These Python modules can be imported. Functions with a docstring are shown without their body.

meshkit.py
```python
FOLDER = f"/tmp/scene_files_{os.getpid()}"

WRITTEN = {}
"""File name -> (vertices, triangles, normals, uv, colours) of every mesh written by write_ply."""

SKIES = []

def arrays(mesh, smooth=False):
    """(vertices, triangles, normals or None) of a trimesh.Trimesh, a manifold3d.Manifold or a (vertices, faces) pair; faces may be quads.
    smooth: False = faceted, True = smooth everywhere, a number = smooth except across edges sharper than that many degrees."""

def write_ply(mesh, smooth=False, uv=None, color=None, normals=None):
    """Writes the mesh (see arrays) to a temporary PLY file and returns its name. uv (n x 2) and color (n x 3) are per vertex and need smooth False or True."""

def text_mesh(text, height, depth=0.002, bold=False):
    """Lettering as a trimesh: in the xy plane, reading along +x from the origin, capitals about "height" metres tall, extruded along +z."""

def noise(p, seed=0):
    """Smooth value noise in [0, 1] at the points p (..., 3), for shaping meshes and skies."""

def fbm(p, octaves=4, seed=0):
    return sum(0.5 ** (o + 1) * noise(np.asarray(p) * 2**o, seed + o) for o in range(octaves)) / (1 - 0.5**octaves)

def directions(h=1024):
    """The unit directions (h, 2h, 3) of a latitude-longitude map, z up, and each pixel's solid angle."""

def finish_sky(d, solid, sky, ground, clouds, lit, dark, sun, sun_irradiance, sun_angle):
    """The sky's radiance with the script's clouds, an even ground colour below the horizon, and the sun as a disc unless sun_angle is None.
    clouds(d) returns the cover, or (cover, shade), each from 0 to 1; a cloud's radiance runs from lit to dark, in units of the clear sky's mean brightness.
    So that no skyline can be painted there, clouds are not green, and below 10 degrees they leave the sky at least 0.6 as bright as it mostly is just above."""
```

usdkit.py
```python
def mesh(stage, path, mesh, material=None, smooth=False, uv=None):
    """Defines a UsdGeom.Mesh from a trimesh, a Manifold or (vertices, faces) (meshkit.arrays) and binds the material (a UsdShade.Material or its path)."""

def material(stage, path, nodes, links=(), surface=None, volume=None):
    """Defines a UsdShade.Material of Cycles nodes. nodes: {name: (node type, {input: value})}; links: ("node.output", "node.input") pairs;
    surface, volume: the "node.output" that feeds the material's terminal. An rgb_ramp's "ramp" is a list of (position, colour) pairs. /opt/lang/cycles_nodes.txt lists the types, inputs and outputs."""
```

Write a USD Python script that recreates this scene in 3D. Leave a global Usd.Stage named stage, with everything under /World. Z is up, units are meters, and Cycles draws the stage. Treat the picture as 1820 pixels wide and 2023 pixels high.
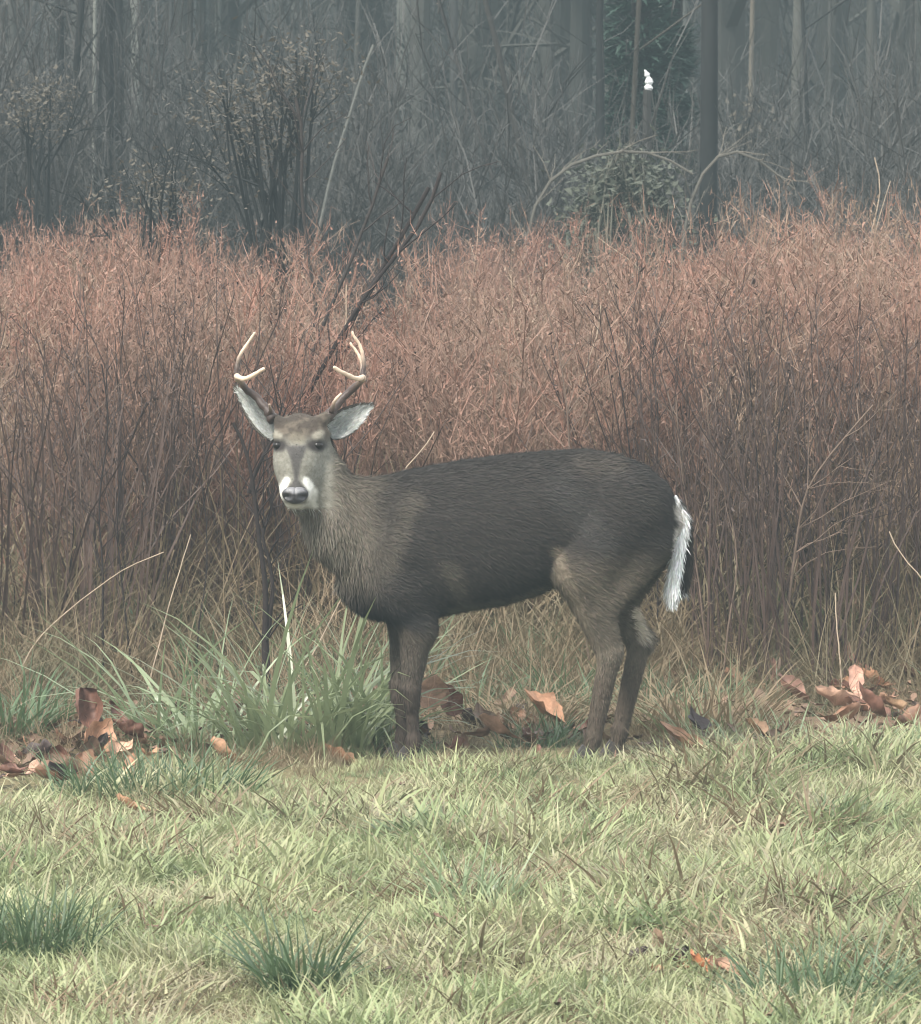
import math, numpy as np, trimesh, usdkit, meshkit
from pxr import Usd, UsdGeom, UsdLux, UsdShade, Gf, Sdf, Vt

stage = Usd.Stage.CreateInMemory()
UsdGeom.SetStageUpAxis(stage, UsdGeom.Tokens.z); UsdGeom.SetStageMetersPerUnit(stage, 1.0)
UsdGeom.Xform.Define(stage, '/World'); UsdGeom.Scope.Define(stage, '/World/Looks')
stage.SetDefaultPrim(stage.GetPrimAtPath('/World'))
R = np.random.default_rng(7)
PI = math.pi

# ------------------------------------------------------------------ camera, sky, sun, exposure
S = 0.00168            # metres per picture unit (a picture 1820 units wide) at the deer's distance
DD = 22.0              # distance of the deer
HC = 2.0               # height of the lens
HORIZON = 309.5        # picture height of the horizon
cam = UsdGeom.Camera.Define(stage, '/World/camera')
cam.AddTranslateOp().Set(Gf.Vec3d(0, 0, HC)); cam.AddRotateXYZOp().Set(Gf.Vec3f(90, 0, 0))
cam.CreateHorizontalApertureAttr(36.0); cam.CreateVerticalApertureAttr(36.0 * 1024 / 921)
cam.CreateFocalLengthAttr(36.0 * DD / (1820 * S))
cam.CreateVerticalApertureOffsetAttr(-(1011.5 - HORIZON) / 1820 * 36.0)
cam.CreateClippingRangeAttr(Gf.Vec2f(0.1, 2000))
cam.CreateFStopAttr(26.0); cam.CreateFocusDistanceAttr(22.0)
cam.CreateExposureAttr(2.45)

SUN_DIR = np.array([-0.45, -0.55, 0.0]); SUN_EL = math.radians(48)
SUN_DIR = SUN_DIR / np.linalg.norm(SUN_DIR) * math.cos(SUN_EL); SUN_DIR[2] = math.sin(SUN_EL)
sun = UsdLux.DistantLight.Define(stage, '/World/sun')
sun.CreateIntensityAttr(0.40); sun.CreateAngleAttr(14.0); sun.CreateNormalizeAttr(True); sun.CreateColorAttr(Gf.Vec3f(1.0, 0.95, 0.87))
sun.AddTransformOp().Set(Gf.Matrix4d().SetRotate(Gf.Rotation(Gf.Vec3d(0, 0, 1), Gf.Vec3d(*map(float, SUN_DIR)))))

sky = UsdLux.DomeLight.Define(stage, '/World/sky')
sky_look = usdkit.material(stage, '/World/Looks/sky', {
    's': ('sky_texture', {'sky_type': 'single_scattering', 'sun_disc': False, 'sun_elevation': SUN_EL, 'sun_rotation': math.atan2(SUN_DIR[0], SUN_DIR[1]), 'aerosol_density': 2.0}),
    't': ('texture_coordinate', {}),
    'n': ('noise_texture', {'scale': 2.2, 'detail': 5.0, 'roughness': 0.55}),
    'r': ('rgb_ramp', {'ramp': [(0.3, (5.6, 5.9, 6.2)), (0.7, (7.6, 7.7, 7.8))]}),
    'm': ('mix', {'fac': 0.94}),
    'b': ('background_shader', {'strength': 0.06})},
    [('t.generated', 'n.vector'), ('n.fac', 'r.fac'), ('s.color', 'm.color1'), ('r.color', 'm.color2'), ('m.color', 'b.color')], surface='b.background')
UsdShade.MaterialBindingAPI.Apply(sky.GetPrim()).Bind(sky_look)

# ------------------------------------------------------------------ helpers
used = {}
def numbered(path):
    n = used.get(path, 0); used[path] = n + 1
    return path if n == 0 else '%s_%03d' % (path, n)

def tag(p, label=None, cat=None, group=None, kind=None):
    p = p.GetPrim() if hasattr(p, 'GetPrim') else p
    for k, v in (('label', label), ('category', cat), ('group', group), ('kind', kind)):
        if v: p.SetCustomDataByKey(k, v)
    return p

def xf(name, loc=(0, 0, 0), rz=0.0, sc=None):
    x = UsdGeom.Xform.Define(stage, numbered('/World/' + name))
    x.AddTranslateOp().Set(Gf.Vec3d(*map(float, loc)))
    if rz: x.AddRotateZOp().Set(float(math.degrees(rz)))
    if sc is not None: x.AddScaleOp().Set(Gf.Vec3f(*map(float, sc)))
    return x

def obj(name, m, look, parent=None, smooth=False, col=None):
    base = parent.GetPath().pathString if parent is not None else '/World'
    p = usdkit.mesh(stage, numbered(base + '/' + name), m, look, smooth=smooth)
    if col is not None:
        UsdGeom.PrimvarsAPI(p).CreatePrimvar('tint', Sdf.ValueTypeNames.Color3fArray, 'vertex').Set(Vt.Vec3fArray.FromNumpy(np.ascontiguousarray(col, np.float32)))
    return p

def copy(first, name, loc, rz=0.0, sc=(1, 1, 1)):
    x = xf(name, loc, rz, sc)
    x.GetPrim().GetReferences().AddInternalReference(first.GetPath()); x.GetPrim().SetInstanceable(True)
    return x

def instancer(name, protos, which, pos, rz, sc, tilt=None):
    """protos: list of (mesh, look, smooth). One object scattered over many places."""
    path = numbered('/World/' + name)
    pi = UsdGeom.PointInstancer.Define(stage, path)
    rel = pi.CreatePrototypesRel()
    UsdGeom.Scope.Define(stage, path + '/kinds')
    for i, (m, look, sm) in enumerate(protos):
        q = usdkit.mesh(stage, path + '/kinds/piece' + ('_%03d' % i if i else ''), m, look, smooth=sm)
        rel.AddTarget(q.GetPath())
    n = len(pos)
    pi.CreateProtoIndicesAttr(Vt.IntArray.FromNumpy(np.asarray(which, np.int32)))
    pi.CreatePositionsAttr(Vt.Vec3fArray.FromNumpy(np.asarray(pos, np.float32)))
    q = np.zeros((n, 4)); q[:, 3] = np.cos(rz / 2); q[:, 2] = np.sin(rz / 2)
    if tilt is not None:       # small lean about a random level axis, after the turn
        a = R.uniform(0, 2 * PI, n); h = tilt / 2
        tx, ty, tw = np.cos(a) * np.sin(h), np.sin(a) * np.sin(h), np.cos(h)
        z, w = q[:, 2].copy(), q[:, 3].copy()
        q = np.stack([tx * w + ty * z, ty * w - tx * z, tw * z, tw * w], 1)
    pi.CreateOrientationsAttr(Vt.QuathArray([Gf.Quath(float(x[3]), float(x[0]), float(x[1]), float(x[2])) for x in q]))
    sc = np.asarray(sc, float)
    if sc.ndim == 1: sc = np.repeat(sc[:, None], 3, 1)
    pi.CreateScalesAttr(Vt.Vec3fArray.FromNumpy(sc.astype(np.float32)))
    return pi

def at(px, py, y):
    """The point that stands at distance y and shows at (px, py)."""
    return np.array([(px - 910) * S * y / DD, y, HC + (HORIZON - py) * S * y / DD])

def X(px, y=DD): return (px - 910) * S * y / DD

def ground_z(x, y):
    x, y = np.asarray(x, float), np.asarray(y, float)
    p = np.stack(np.broadcast_arrays(x, y, 0 * x), -1)
    b = (meshkit.noise(p * 0.9, 3) - 0.5) * 0.06 + (meshkit.noise(p * 3.1, 4) - 0.5) * 0.045
    b = b * np.clip(1 - np.abs(y - 22) / 60, 0.3, 1)
    far = np.clip((y - 70) / 110, 0, 1); far = far * far * (3 - 2 * far) * 13.0
    rough = np.clip((y - 26) / 20, 0, 1) * (meshkit.noise(p * 0.12, 9) - 0.5) * 0.35
    return b + far + rough - 0.012

class MB:
    """Collects tubes and ribbons with a tint per vertex."""
    def __init__(self): self.v, self.f, self.c, self.n = [], [], [], 0
    def add(self, v, f, c):
        v = np.asarray(v, float); self.v.append(v); self.f.append(np.asarray(f, int) + self.n)
        self.c.append(np.broadcast_to(np.asarray(c, float), (len(v), 3))); self.n += len(v)
    def tube(self, pts, rad, c=(1, 1, 1), n=5, cap=True):
        pts = np.asarray(pts, float); k = len(pts); rad = np.broadcast_to(rad, (k,))
        t = np.gradient(pts, axis=0); t /= np.linalg.norm(t, axis=1, keepdims=True) + 1e-12
        up = np.array([0.31, 0.95, 0.05]) if abs(t[0] @ np.array([0.31, 0.95, 0.05])) < 0.9 else np.array([1.0, 0, 0])
        a = np.cross(t, up); a /= np.linalg.norm(a, axis=1, keepdims=True) + 1e-12
        b = np.cross(t, a)
        th = np.arange(n) * 2 * PI / n
        ring = pts[:, None] + rad[:, None, None] * (a[:, None] * np.cos(th)[None, :, None] + b[:, None] * np.sin(th)[None, :, None])
        v = ring.reshape(-1, 3)
        i, j = np.meshgrid(np.arange(k - 1), np.arange(n), indexing='ij')
        p0, p1 = (i * n + j).ravel(), (i * n + (j + 1) % n).ravel()
        f = np.vstack([np.stack([p0, p1, p1 + n], 1), np.stack([p0, p1 + n, p0 + n], 1)])
        if cap:
            v = np.vstack([v, pts[:1] - t[:1] * rad[0] * 0.2, pts[-1:] + t[-1:] * rad[-1] * 0.6]); m = len(v)
            q = np.arange(n); e = (k - 1) * n
            f = np.vstack([f, np.stack([(q + 1) % n, q, np.full(n, m - 2)], 1), np.stack([e + q, e + (q + 1) % n, np.full(n, m - 1)], 1)])
        cc = np.asarray(c, float)
        if cc.ndim == 2: cc = np.vstack([np.repeat(cc, n, 0), cc[:1], cc[-1:]]) if cap else np.repeat(cc, n, 0)
        self.add(v, f, cc)
    def mesh(self): return np.vstack(self.v), np.vstack(self.f)
    def cols(self): return np.vstack(self.c)
    def empty(self): return not self.v

def blades(base, az, lean, bend, length, width, seg=3, roll=None, tipw=0.0):
    """Many curved ribbons at once -> (vertices, faces). lean: angle from upright at the base; bend: how much it grows to the tip."""
    n = len(base); base = np.asarray(base, float)
    p = base.copy(); P = [p]; h = np.stack([np.cos(az), np.sin(az), 0 * az], 1); up = np.array([0, 0, 1.0])
    for k in range(seg):
        th = lean + bend * ((k + 0.5) / seg)
        p = p + (length / seg)[:, None] * (h * np.sin(th)[:, None] + up * np.cos(th)[:, None]); P.append(p)
    roll = np.zeros(n) if roll is None else roll
    side = np.stack([-np.sin(az + roll), np.cos(az + roll), 0.25 * np.sin(roll * 3)], 1)
    V = []; idx = []
    for k in range(seg):
        w = width * (1 - (1 - tipw) * (k / seg) ** 1.6) * 0.5
        V += [P[k] - side * w[:, None], P[k] + side * w[:, None]]
    V.append(P[seg]); v = np.stack(V, 1); m = v.shape[1]
    F = []
    for k in range(seg - 1):
        a = 2 * k; F += [[a, a + 1, a + 3], [a, a + 3, a + 2]]
    F.append([2 * seg - 2, 2 * seg - 1, 2 * seg])
    f = (np.arange(n) * m)[:, None, None] + np.array(F)[None]
    return v.reshape(-1, 3), f.reshape(-1, 3), m

# ------------------------------------------------------------------ looks
def plant_look(name, ramp, patch=0.0, patch_ramp=None, patch_scale=1.0, through=0.25, rough=0.6, spec=0.25, island=0.7, tint=None):
    """Colour per piece from the ramp; patches over the ground from patch_ramp. tint: name of a vertex colour that multiplies."""
    nd = {'g': ('geometry', {}), 'oi': ('object_info', {}),
          'a': ('math', {'math_type': 'multiply', 'value2': island}), 'b': ('math', {'math_type': 'multiply', 'value2': 1 - island}), 's': ('math', {'math_type': 'add'}),
          'r': ('rgb_ramp', {'ramp': ramp}),
          'p': ('principled_bsdf', {'roughness': rough, 'specular_ior_level': spec})}
    ln = [('g.random_per_island', 'a.value1'), ('oi.random', 'b.value1'), ('a.value', 's.value1'), ('b.value', 's.value2'), ('s.value', 'r.fac')]
    out = 'r.color'
    if patch_ramp:
        nd['n'] = ('noise_texture', {'scale': patch_scale, 'detail': 3.0, 'roughness': 0.6})
        nd['nr'] = ('rgb_ramp', {'ramp': patch_ramp}); nd['mx'] = ('mix', {'fac': patch})
        ln += [('g.position', 'n.vector'), ('n.fac', 'nr.fac'), (out, 'mx.color1'), ('nr.color', 'mx.color2')]; out = 'mx.color'
    if tint:
        nd['at'] = ('attribute', {'attribute': tint}); nd['mu'] = ('mix', {'mix_type': 'multiply', 'fac': 1.0})
        ln += [(out, 'mu.color1'), ('at.color', 'mu.color2')]; out = 'mu.color'
    ln.append((out, 'p.base_color')); surf = 'p.BSDF'
    if through > 0:
        nd['tr'] = ('translucent_bsdf', {}); nd['mc'] = ('mix_closure', {'fac': through})
        ln += [(out, 'tr.color'), ('p.BSDF', 'mc.closure1'), ('tr.BSDF', 'mc.closure2')]; surf = 'mc.closure'
    return usdkit.material(stage, '/World/Looks/' + name, nd, ln, surface=surf)

def tint_look(name, rough=0.7, spec=0.2, noise=0.25, scale=60.0, bump=0.0, mul=(1, 1, 1), stretch=(1, 1, 1), sheen=0.0):
    nd = {'at': ('attribute', {'attribute': 'tint'}), 't': ('texture_coordinate', {}), 'mp': ('mapping', {'scale': stretch}),
          'n': ('noise_texture', {'scale': scale, 'detail': 4.0, 'roughness': 0.65}),
          'r': ('rgb_ramp', {'ramp': [(0.25, tuple(np.array(mul) * (1 - noise))), (0.75, tuple(np.array(mul) * (1 + noise)))]}),
          'm': ('mix', {'mix_type': 'multiply', 'fac': 1.0}),
          'p': ('principled_bsdf', {'roughness': rough, 'specular_ior_level': spec, 'sheen_weight': sheen})}
    ln = [('t.object', 'mp.vector'), ('mp.vector', 'n.vector'), ('n.fac', 'r.fac'), ('at.color', 'm.color1'), ('r.color', 'm.color2'), ('m.color', 'p.base_color')]
    if bump:
        nd['bp'] = ('bump', {'strength': bump, 'distance': 0.01}); ln += [('n.fac', 'bp.height'), ('bp.normal', 'p.normal')]
    return usdkit.material(stage, '/World/Looks/' + name, nd, ln, surface='p.BSDF')

L = {}
L['fur'] = tint_look('fur', rough=0.85, spec=0.04, noise=0.18, scale=90)
L['skin'] = tint_look('coat', rough=0.85, spec=0.1, noise=0.2, scale=55, bump=0.3)
L['antler'] = tint_look('antler', rough=0.5, spec=0.35, noise=0.22, scale=70, bump=0.25)
L['horn'] = tint_look('hoof', rough=0.45, spec=0.4, noise=0.2, scale=80)
L['nose'] = tint_look('nose', rough=0.38, spec=0.5, noise=0.2, scale=160, bump=0.3)
L['eye'] = usdkit.material(stage, '/World/Looks/eye', {'p': ('principled_bsdf', {'base_color': (0.008, 0.006, 0.005), 'roughness': 0.16, 'specular_ior_level': 0.28})}, surface='p.BSDF')
L['bark'] = tint_look('bark', rough=0.9, spec=0.1, noise=0.45, scale=9, bump=0.8, stretch=(1, 1, 0.22))
L['twig'] = tint_look('twig', rough=0.85, spec=0.1, noise=0.35, scale=14)
L['leaf'] = tint_look('dead_leaf', rough=0.6, spec=0.3, noise=0.4, scale=35, bump=0.4)
GREEN = [(0.0, (0.08, 0.075, 0.042)), (0.15, (0.24, 0.26, 0.12)), (0.36, (0.11, 0.17, 0.07)), (0.62, (0.29, 0.31, 0.17)), (0.84, (0.47, 0.46, 0.31)), (1.0, (0.70, 0.66, 0.50))]
PATCH = [(0.34, (0.49, 0.41, 0.30)), (0.46, (0.36, 0.35, 0.21)), (0.57, (0.24, 0.29, 0.145)), (0.68, (0.08, 0.145, 0.075))]
L['lawn'] = plant_look('lawn_grass', GREEN, 0.42, PATCH, 2.2, through=0.3, rough=0.5, spec=0.35, island=0.75)
STRAW = [(0.0, (0.08, 0.055, 0.036)), (0.35, (0.20, 0.145, 0.095)), (0.7, (0.40, 0.31, 0.20)), (1.0, (0.60, 0.51, 0.37))]
L['straw'] = plant_look('dry_grass', STRAW, 0.3, [(0.35, (0.13, 0.15, 0.075)), (0.6, (0.28, 0.21, 0.12))], 1.2, through=0.25, island=0.8)
L['tuft'] = plant_look('tall_grass', [(0.0, (0.13, 0.15, 0.07)), (0.12, (0.24, 0.31, 0.18)), (0.4, (0.54, 0.66, 0.47)), (0.8, (0.76, 0.82, 0.64)), (1.0, (0.74, 0.68, 0.52))], through=0.4, rough=0.38, spec=0.5, island=0.9)
L['pale_tuft'] = plant_look('pale_grass', [(0.0, (0.16, 0.19, 0.10)), (0.25, (0.44, 0.50, 0.31)), (0.6, (0.68, 0.73, 0.52)), (1.0, (0.64, 0.66, 0.47))], through=0.4, rough=0.35, spec=0.5, island=0.95)
L['dark_tuft'] = plant_look('dark_grass', [(0.0, (0.06, 0.09, 0.045)), (0.45, (0.13, 0.20, 0.09)), (0.8, (0.26, 0.32, 0.16)), (1.0, (0.50, 0.45, 0.30))], through=0.3, rough=0.45, spec=0.4, island=0.9)
L['weed'] = plant_look('red_brush', [(0.0, (0.045, 0.027, 0.021)), (0.25, (0.15, 0.092, 0.068)), (0.5, (0.33, 0.215, 0.155)), (0.8, (0.55, 0.41, 0.31)), (1.0, (0.78, 0.66, 0.53))], 0.38, [(0.38, (0.30, 0.225, 0.15)), (0.5, (0.28, 0.165, 0.115)), (0.62, (0.37, 0.17, 0.115))], 0.75, through=0.0, island=0.85)
L['scrub'] = plant_look('grey_scrub', [(0.0, (0.025, 0.024, 0.022)), (0.5, (0.065, 0.063, 0.055)), (0.85, (0.13, 0.125, 0.105)), (1.0, (0.26, 0.245, 0.21))], through=0.0, island=0.85)
L['weed_dark'] = plant_look('dark_stems', [(0.0, (0.032, 0.020, 0.016)), (0.35, (0.095, 0.060, 0.046)), (0.65, (0.34, 0.235, 0.175)), (1.0, (0.66, 0.53, 0.41))], through=0.0, island=0.85)
L['pale_leaf'] = plant_look('pale_leaf', [(0.0, (0.07, 0.06, 0.045)), (0.5, (0.15, 0.13, 0.10)), (1.0, (0.32, 0.28, 0.225))], through=0.25, island=0.9)
L['evergreen'] = plant_look('evergreen', [(0.0, (0.02, 0.04, 0.03)), (0.6, (0.04, 0.07, 0.05)), (1.0, (0.07, 0.10, 0.07))], through=0.1, island=0.9)
L['litter'] = plant_look('litter', [(0.0, (0.07, 0.045, 0.032)), (0.35, (0.17, 0.105, 0.07)), (0.7, (0.30, 0.205, 0.14)), (1.0, (0.42, 0.31, 0.22))], through=0.1, island=0.6)
L['ground'] = usdkit.material(stage, '/World/Looks/ground', {
    'g': ('geometry', {}), 'x': ('separate_xyz', {}),
    'n1': ('noise_texture', {'scale': 1.6, 'detail': 4.0, 'roughness': 0.6}), 'n2': ('noise_texture', {'scale': 45.0, 'detail': 4.0, 'roughness': 0.7}),
    'lawn': ('rgb_ramp', {'ramp': [(0.3, (0.06, 0.05, 0.032)), (0.5, (0.13, 0.11, 0.06)), (0.75, (0.24, 0.20, 0.12))]}),
    'duff': ('rgb_ramp', {'ramp': [(0.25, (0.05, 0.035, 0.025)), (0.5, (0.12, 0.08, 0.055)), (0.75, (0.23, 0.16, 0.11))]}),
    'w': ('map_range', {'from_min': 22.4, 'from_max': 23.6, 'to_min': 0.0, 'to_max': 1.0, 'clamp': True}),
    'm': ('mix', {}), 'bp': ('bump', {'strength': 0.7, 'distance': 0.02}),
    'p': ('principled_bsdf', {'roughness': 0.95, 'specular_ior_level': 0.1})},
    [('g.position', 'n1.vector'), ('g.position', 'n2.vector'), ('g.position', 'x.vector'), ('n2.fac', 'lawn.fac'), ('n2.fac', 'duff.fac'), ('x.y', 'w.value'), ('w.result', 'm.fac'),
     ('lawn.color', 'm.color1'), ('duff.color', 'm.color2'), ('m.color', 'p.base_color'), ('n2.fac', 'bp.height'), ('bp.normal', 'p.normal')], surface='p.BSDF')

# ------------------------------------------------------------------ ground and haze
gx = np.unique(np.concatenate([np.linspace(-260, -12, 24), np.linspace(-12, -4, 17), np.linspace(-4, 4, 81), np.linspace(4, 12, 17), np.linspace(12, 260, 24)]))
gy = np.unique(np.concatenate([np.linspace(-60, 12, 15), np.linspace(12, 30, 150), np.linspace(30, 60, 40), np.linspace(60, 200, 40), np.linspace(200, 330, 10)]))
gX, gY = np.meshgrid(gx, gy, indexing='ij'); ny = len(gy)
i, j = np.meshgrid(np.arange(len(gx) - 1), np.arange(ny - 1), indexing='ij'); q = (i * ny + j).ravel()
tag(obj('ground', (np.stack([gX, gY, ground_z(gX, gY)], -1).reshape(-1, 3), np.stack([q, q + ny, q + ny + 1, q + 1], 1)), L['ground'], smooth=True),
    'rough lawn and leaf strewn soil rising into the misty wood', 'ground', kind='structure')
HAZE = 0.0015
L['haze'] = usdkit.material(stage, '/World/Looks/haze', {'v': ('principled_volume', {'color': (0.66, 0.84, 0.88), 'density': HAZE, 'anisotropy': 0.2})}, volume='v.volume')
hz = trimesh.creation.box(extents=(540, 410, 34)); hz.apply_translation((0, 135, 15.5))
tag(obj('haze', hz, L['haze']), 'thin pale mist hanging through the field and the wood', 'haze', kind='stuff')
tag(sky, 'flat grey overcast sky', 'sky', kind='structure')

# ------------------------------------------------------------------ the deer
def sstep(x, a, b):
    t = np.clip((x - a) / (b - a), 0, 1); return t * t * (3 - 2 * t)

def P3(px, py, v): return np.array([(px - 910) * S, v, (1500 - py) * S])

class Field:
    def __init__(self, lo, hi, h):
        self.lo, self.h = np.array(lo, float), h
        self.n = np.ceil((np.array(hi) - lo) / h).astype(int) + 1
        self.ax = [self.lo[k] + h * np.arange(self.n[k]) for k in range(3)]
        self.d = np.full(self.n, 0.5, np.float32)
    def put(self, f, lo, hi, k):
        s = []
        for a in range(3):
            i0 = max(0, int((lo[a] - self.lo[a]) / self.h)); i1 = min(self.n[a], int((hi[a] - self.lo[a]) / self.h) + 2); s.append(slice(i0, i1))
        x, y, z = self.ax[0][s[0]][:, None, None], self.ax[1][s[1]][None, :, None], self.ax[2][s[2]][None, None, :]
        b = f(x, y, z).astype(np.float32); a = self.d[tuple(s)]
        t = np.clip(0.5 + 0.5 * (a - b) / k, 0, 1)
        self.d[tuple(s)] = a + (b - a) * t - k * t * (1 - t)
    def cone(self, a, b, ra, rb, k=0.02, flat=1.0):
        """Round cone from a to b; flat < 1 narrows it across (the depth axis)."""
        a, b = np.asarray(a, float), np.asarray(b, float); ba = b - a; L2 = ba @ ba + 1e-12; m = max(ra, rb) + 0.09
        def f(x, y, z):
            px, py, pz = x - a[0], y - a[1], z - a[2]
            t = np.clip((px * ba[0] + py * ba[1] + pz * ba[2]) / L2, 0, 1)
            return np.sqrt((px - t * ba[0]) ** 2 + ((py - t * ba[1]) / flat) ** 2 + (pz - t * ba[2]) ** 2) - (ra + (rb - ra) * t)
        self.put(f, np.minimum(a, b) - m, np.maximum(a, b) + m, k)
    def surface(self):
        """Naive surface nets."""
        d = self.d; s = d < 0; n = d.shape
        c = np.zeros(np.array(n) - 1, np.uint8)
        for o in np.ndindex(2, 2, 2): c += s[o[0]:n[0]-1+o[0], o[1]:n[1]-1+o[1], o[2]:n[2]-1+o[2]]
        cells = np.argwhere((c > 0) & (c < 8)); ids = np.full(c.shape, -1, np.int64); ids[tuple(cells.T)] = np.arange(len(cells))
        acc, cnt = np.zeros((len(cells), 3)), np.zeros(len(cells))
        corners = list(np.ndindex(2, 2, 2))
        for p in corners:
            for ax in range(3):
                if p[ax]: continue
                r = list(p); r[ax] = 1
                da = d[tuple((cells + p).T)]; db = d[tuple((cells + r).T)]; x = (da < 0) != (db < 0)
                t = np.where(x, da / np.where(x, da - db, 1), 0)
                pos = cells + np.array(p, float); pos[:, ax] += t
                acc += np.where(x[:, None], pos, 0); cnt += x
        v = acc / cnt[:, None] * self.h + self.lo
        F = []
        for ax in range(3):
            u, w = (ax + 1) % 3, (ax + 2) % 3
            sl = [slice(1, n[k] - 1) for k in range(3)]; sl[ax] = slice(0, n[ax] - 1)
            A = s[tuple(sl)]; sl2 = list(sl); sl2[ax] = slice(1, n[ax]); B = s[tuple(sl2)]
            e = np.argwhere(A != B); 
            off = np.array([1, 1, 1]); off[ax] = 0; e = e + off
            flip = s[tuple(e.T)]
            U, W = np.eye(3, dtype=int)[u], np.eye(3, dtype=int)[w]
            qd = np.stack([ids[tuple((e - U - W).T)], ids[tuple((e - W).T)], ids[tuple(e.T)], ids[tuple((e - U).T)]], 1)
            qd[~flip] = qd[~flip][:, ::-1]; F.append(qd)
        F = np.vstack(F)
        m = trimesh.Trimesh(v, np.vstack([F[:, [0, 1, 2]], F[:, [0, 2, 3]]]), process=False)
        return m

fl = Field((-0.62, -0.34, -0.01), (0.80, 0.34, 1.24), 0.0065)
# trunk: a loft of sections along the picture's horizontal axis
ST = np.array([(690, 1120, 1196, .050), (712, 1035, 1212, .105), (740, 985, 1224, .135), (790, 940, 1228, .158), (850, 920, 1222, .172), (920, 908, 1207, .182), (1000, 898, 1194, .190),
               (1060, 893, 1176, .180), (1110, 889, 1154, .160), (1160, 887, 1128, .150), (1220, 897, 1108, .145), (1275, 919, 1095, .130), (1315, 952, 1082, .096), (1338, 995, 1062, .045)], float)
def trunk(x, y, z):
    px = x / S + 910; q = np.clip(px, 690, 1338)
    top, bot, w = (np.interp(q, ST[:, 0], ST[:, k]) for k in (1, 2, 3))
    zc, h = (1500 - (top + bot) / 2) * S, (bot - top) / 2 * S
    zz = (z - zc) / h; yy = y / (w * (1 - 0.16 * np.clip(zz, 0, 1) ** 2))
    r = (np.abs(yy) ** 2.25 + np.abs(zz) ** 2.25) ** (1 / 2.25)
    d = (r - 1) * np.minimum(w, h)
    return np.where(d > 0, np.sqrt(d * d + ((px - q) * S) ** 2), d + np.abs(px - q) * S)
fl.put(trunk, (-0.5, -0.33, 0.25), (0.8, 0.33, 1.2), 0.02)
# neck
fl.cone(P3(752, 1092, 0), P3(680, 1040, 0), .155, .122, .05, .86)
fl.cone(P3(680, 1040, 0), P3(632, 962, -.005), .122, .094, .05, .9)
fl.cone(P3(632, 962, -.005), P3(606, 880, -.01), .094, .078, .04)
fl.cone(P3(662, 985, .01), P3(745, 1012, .0), .055, .10, .04)
fl.cone(P3(692, 985, .01), P3(810, 990, .0), .058, .085, .05)
# head, turned to the lens, nose low
fl.cone(P3(592, 868, -.02), P3(591, 878, -.03), .087, .086, .03)
fl.cone(P3(590, 893, -.055), P3(589, 915, -.085), .080, .075, .03)
fl.cone(P3(589, 915, -.085), P3(586, 966, -.135), .070, .053, .03)
fl.cone(P3(586, 985, -.105), P3(590, 955, -.06), .036, .05, .02)
fl.cone(P3(552, 861, -.085), P3(541, 858, -.05), .020, .024, .018)
fl.cone(P3(628, 861, -.085), P3(639, 858, -.05), .020, .024, .018)
fl.cone(P3(560, 842, -.045), P3(543, 828, -.03), .03, .02, .015)      # pedicles
fl.cone(P3(620, 842, -.045), P3(645, 824, -.03), .03, .02, .015)
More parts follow.
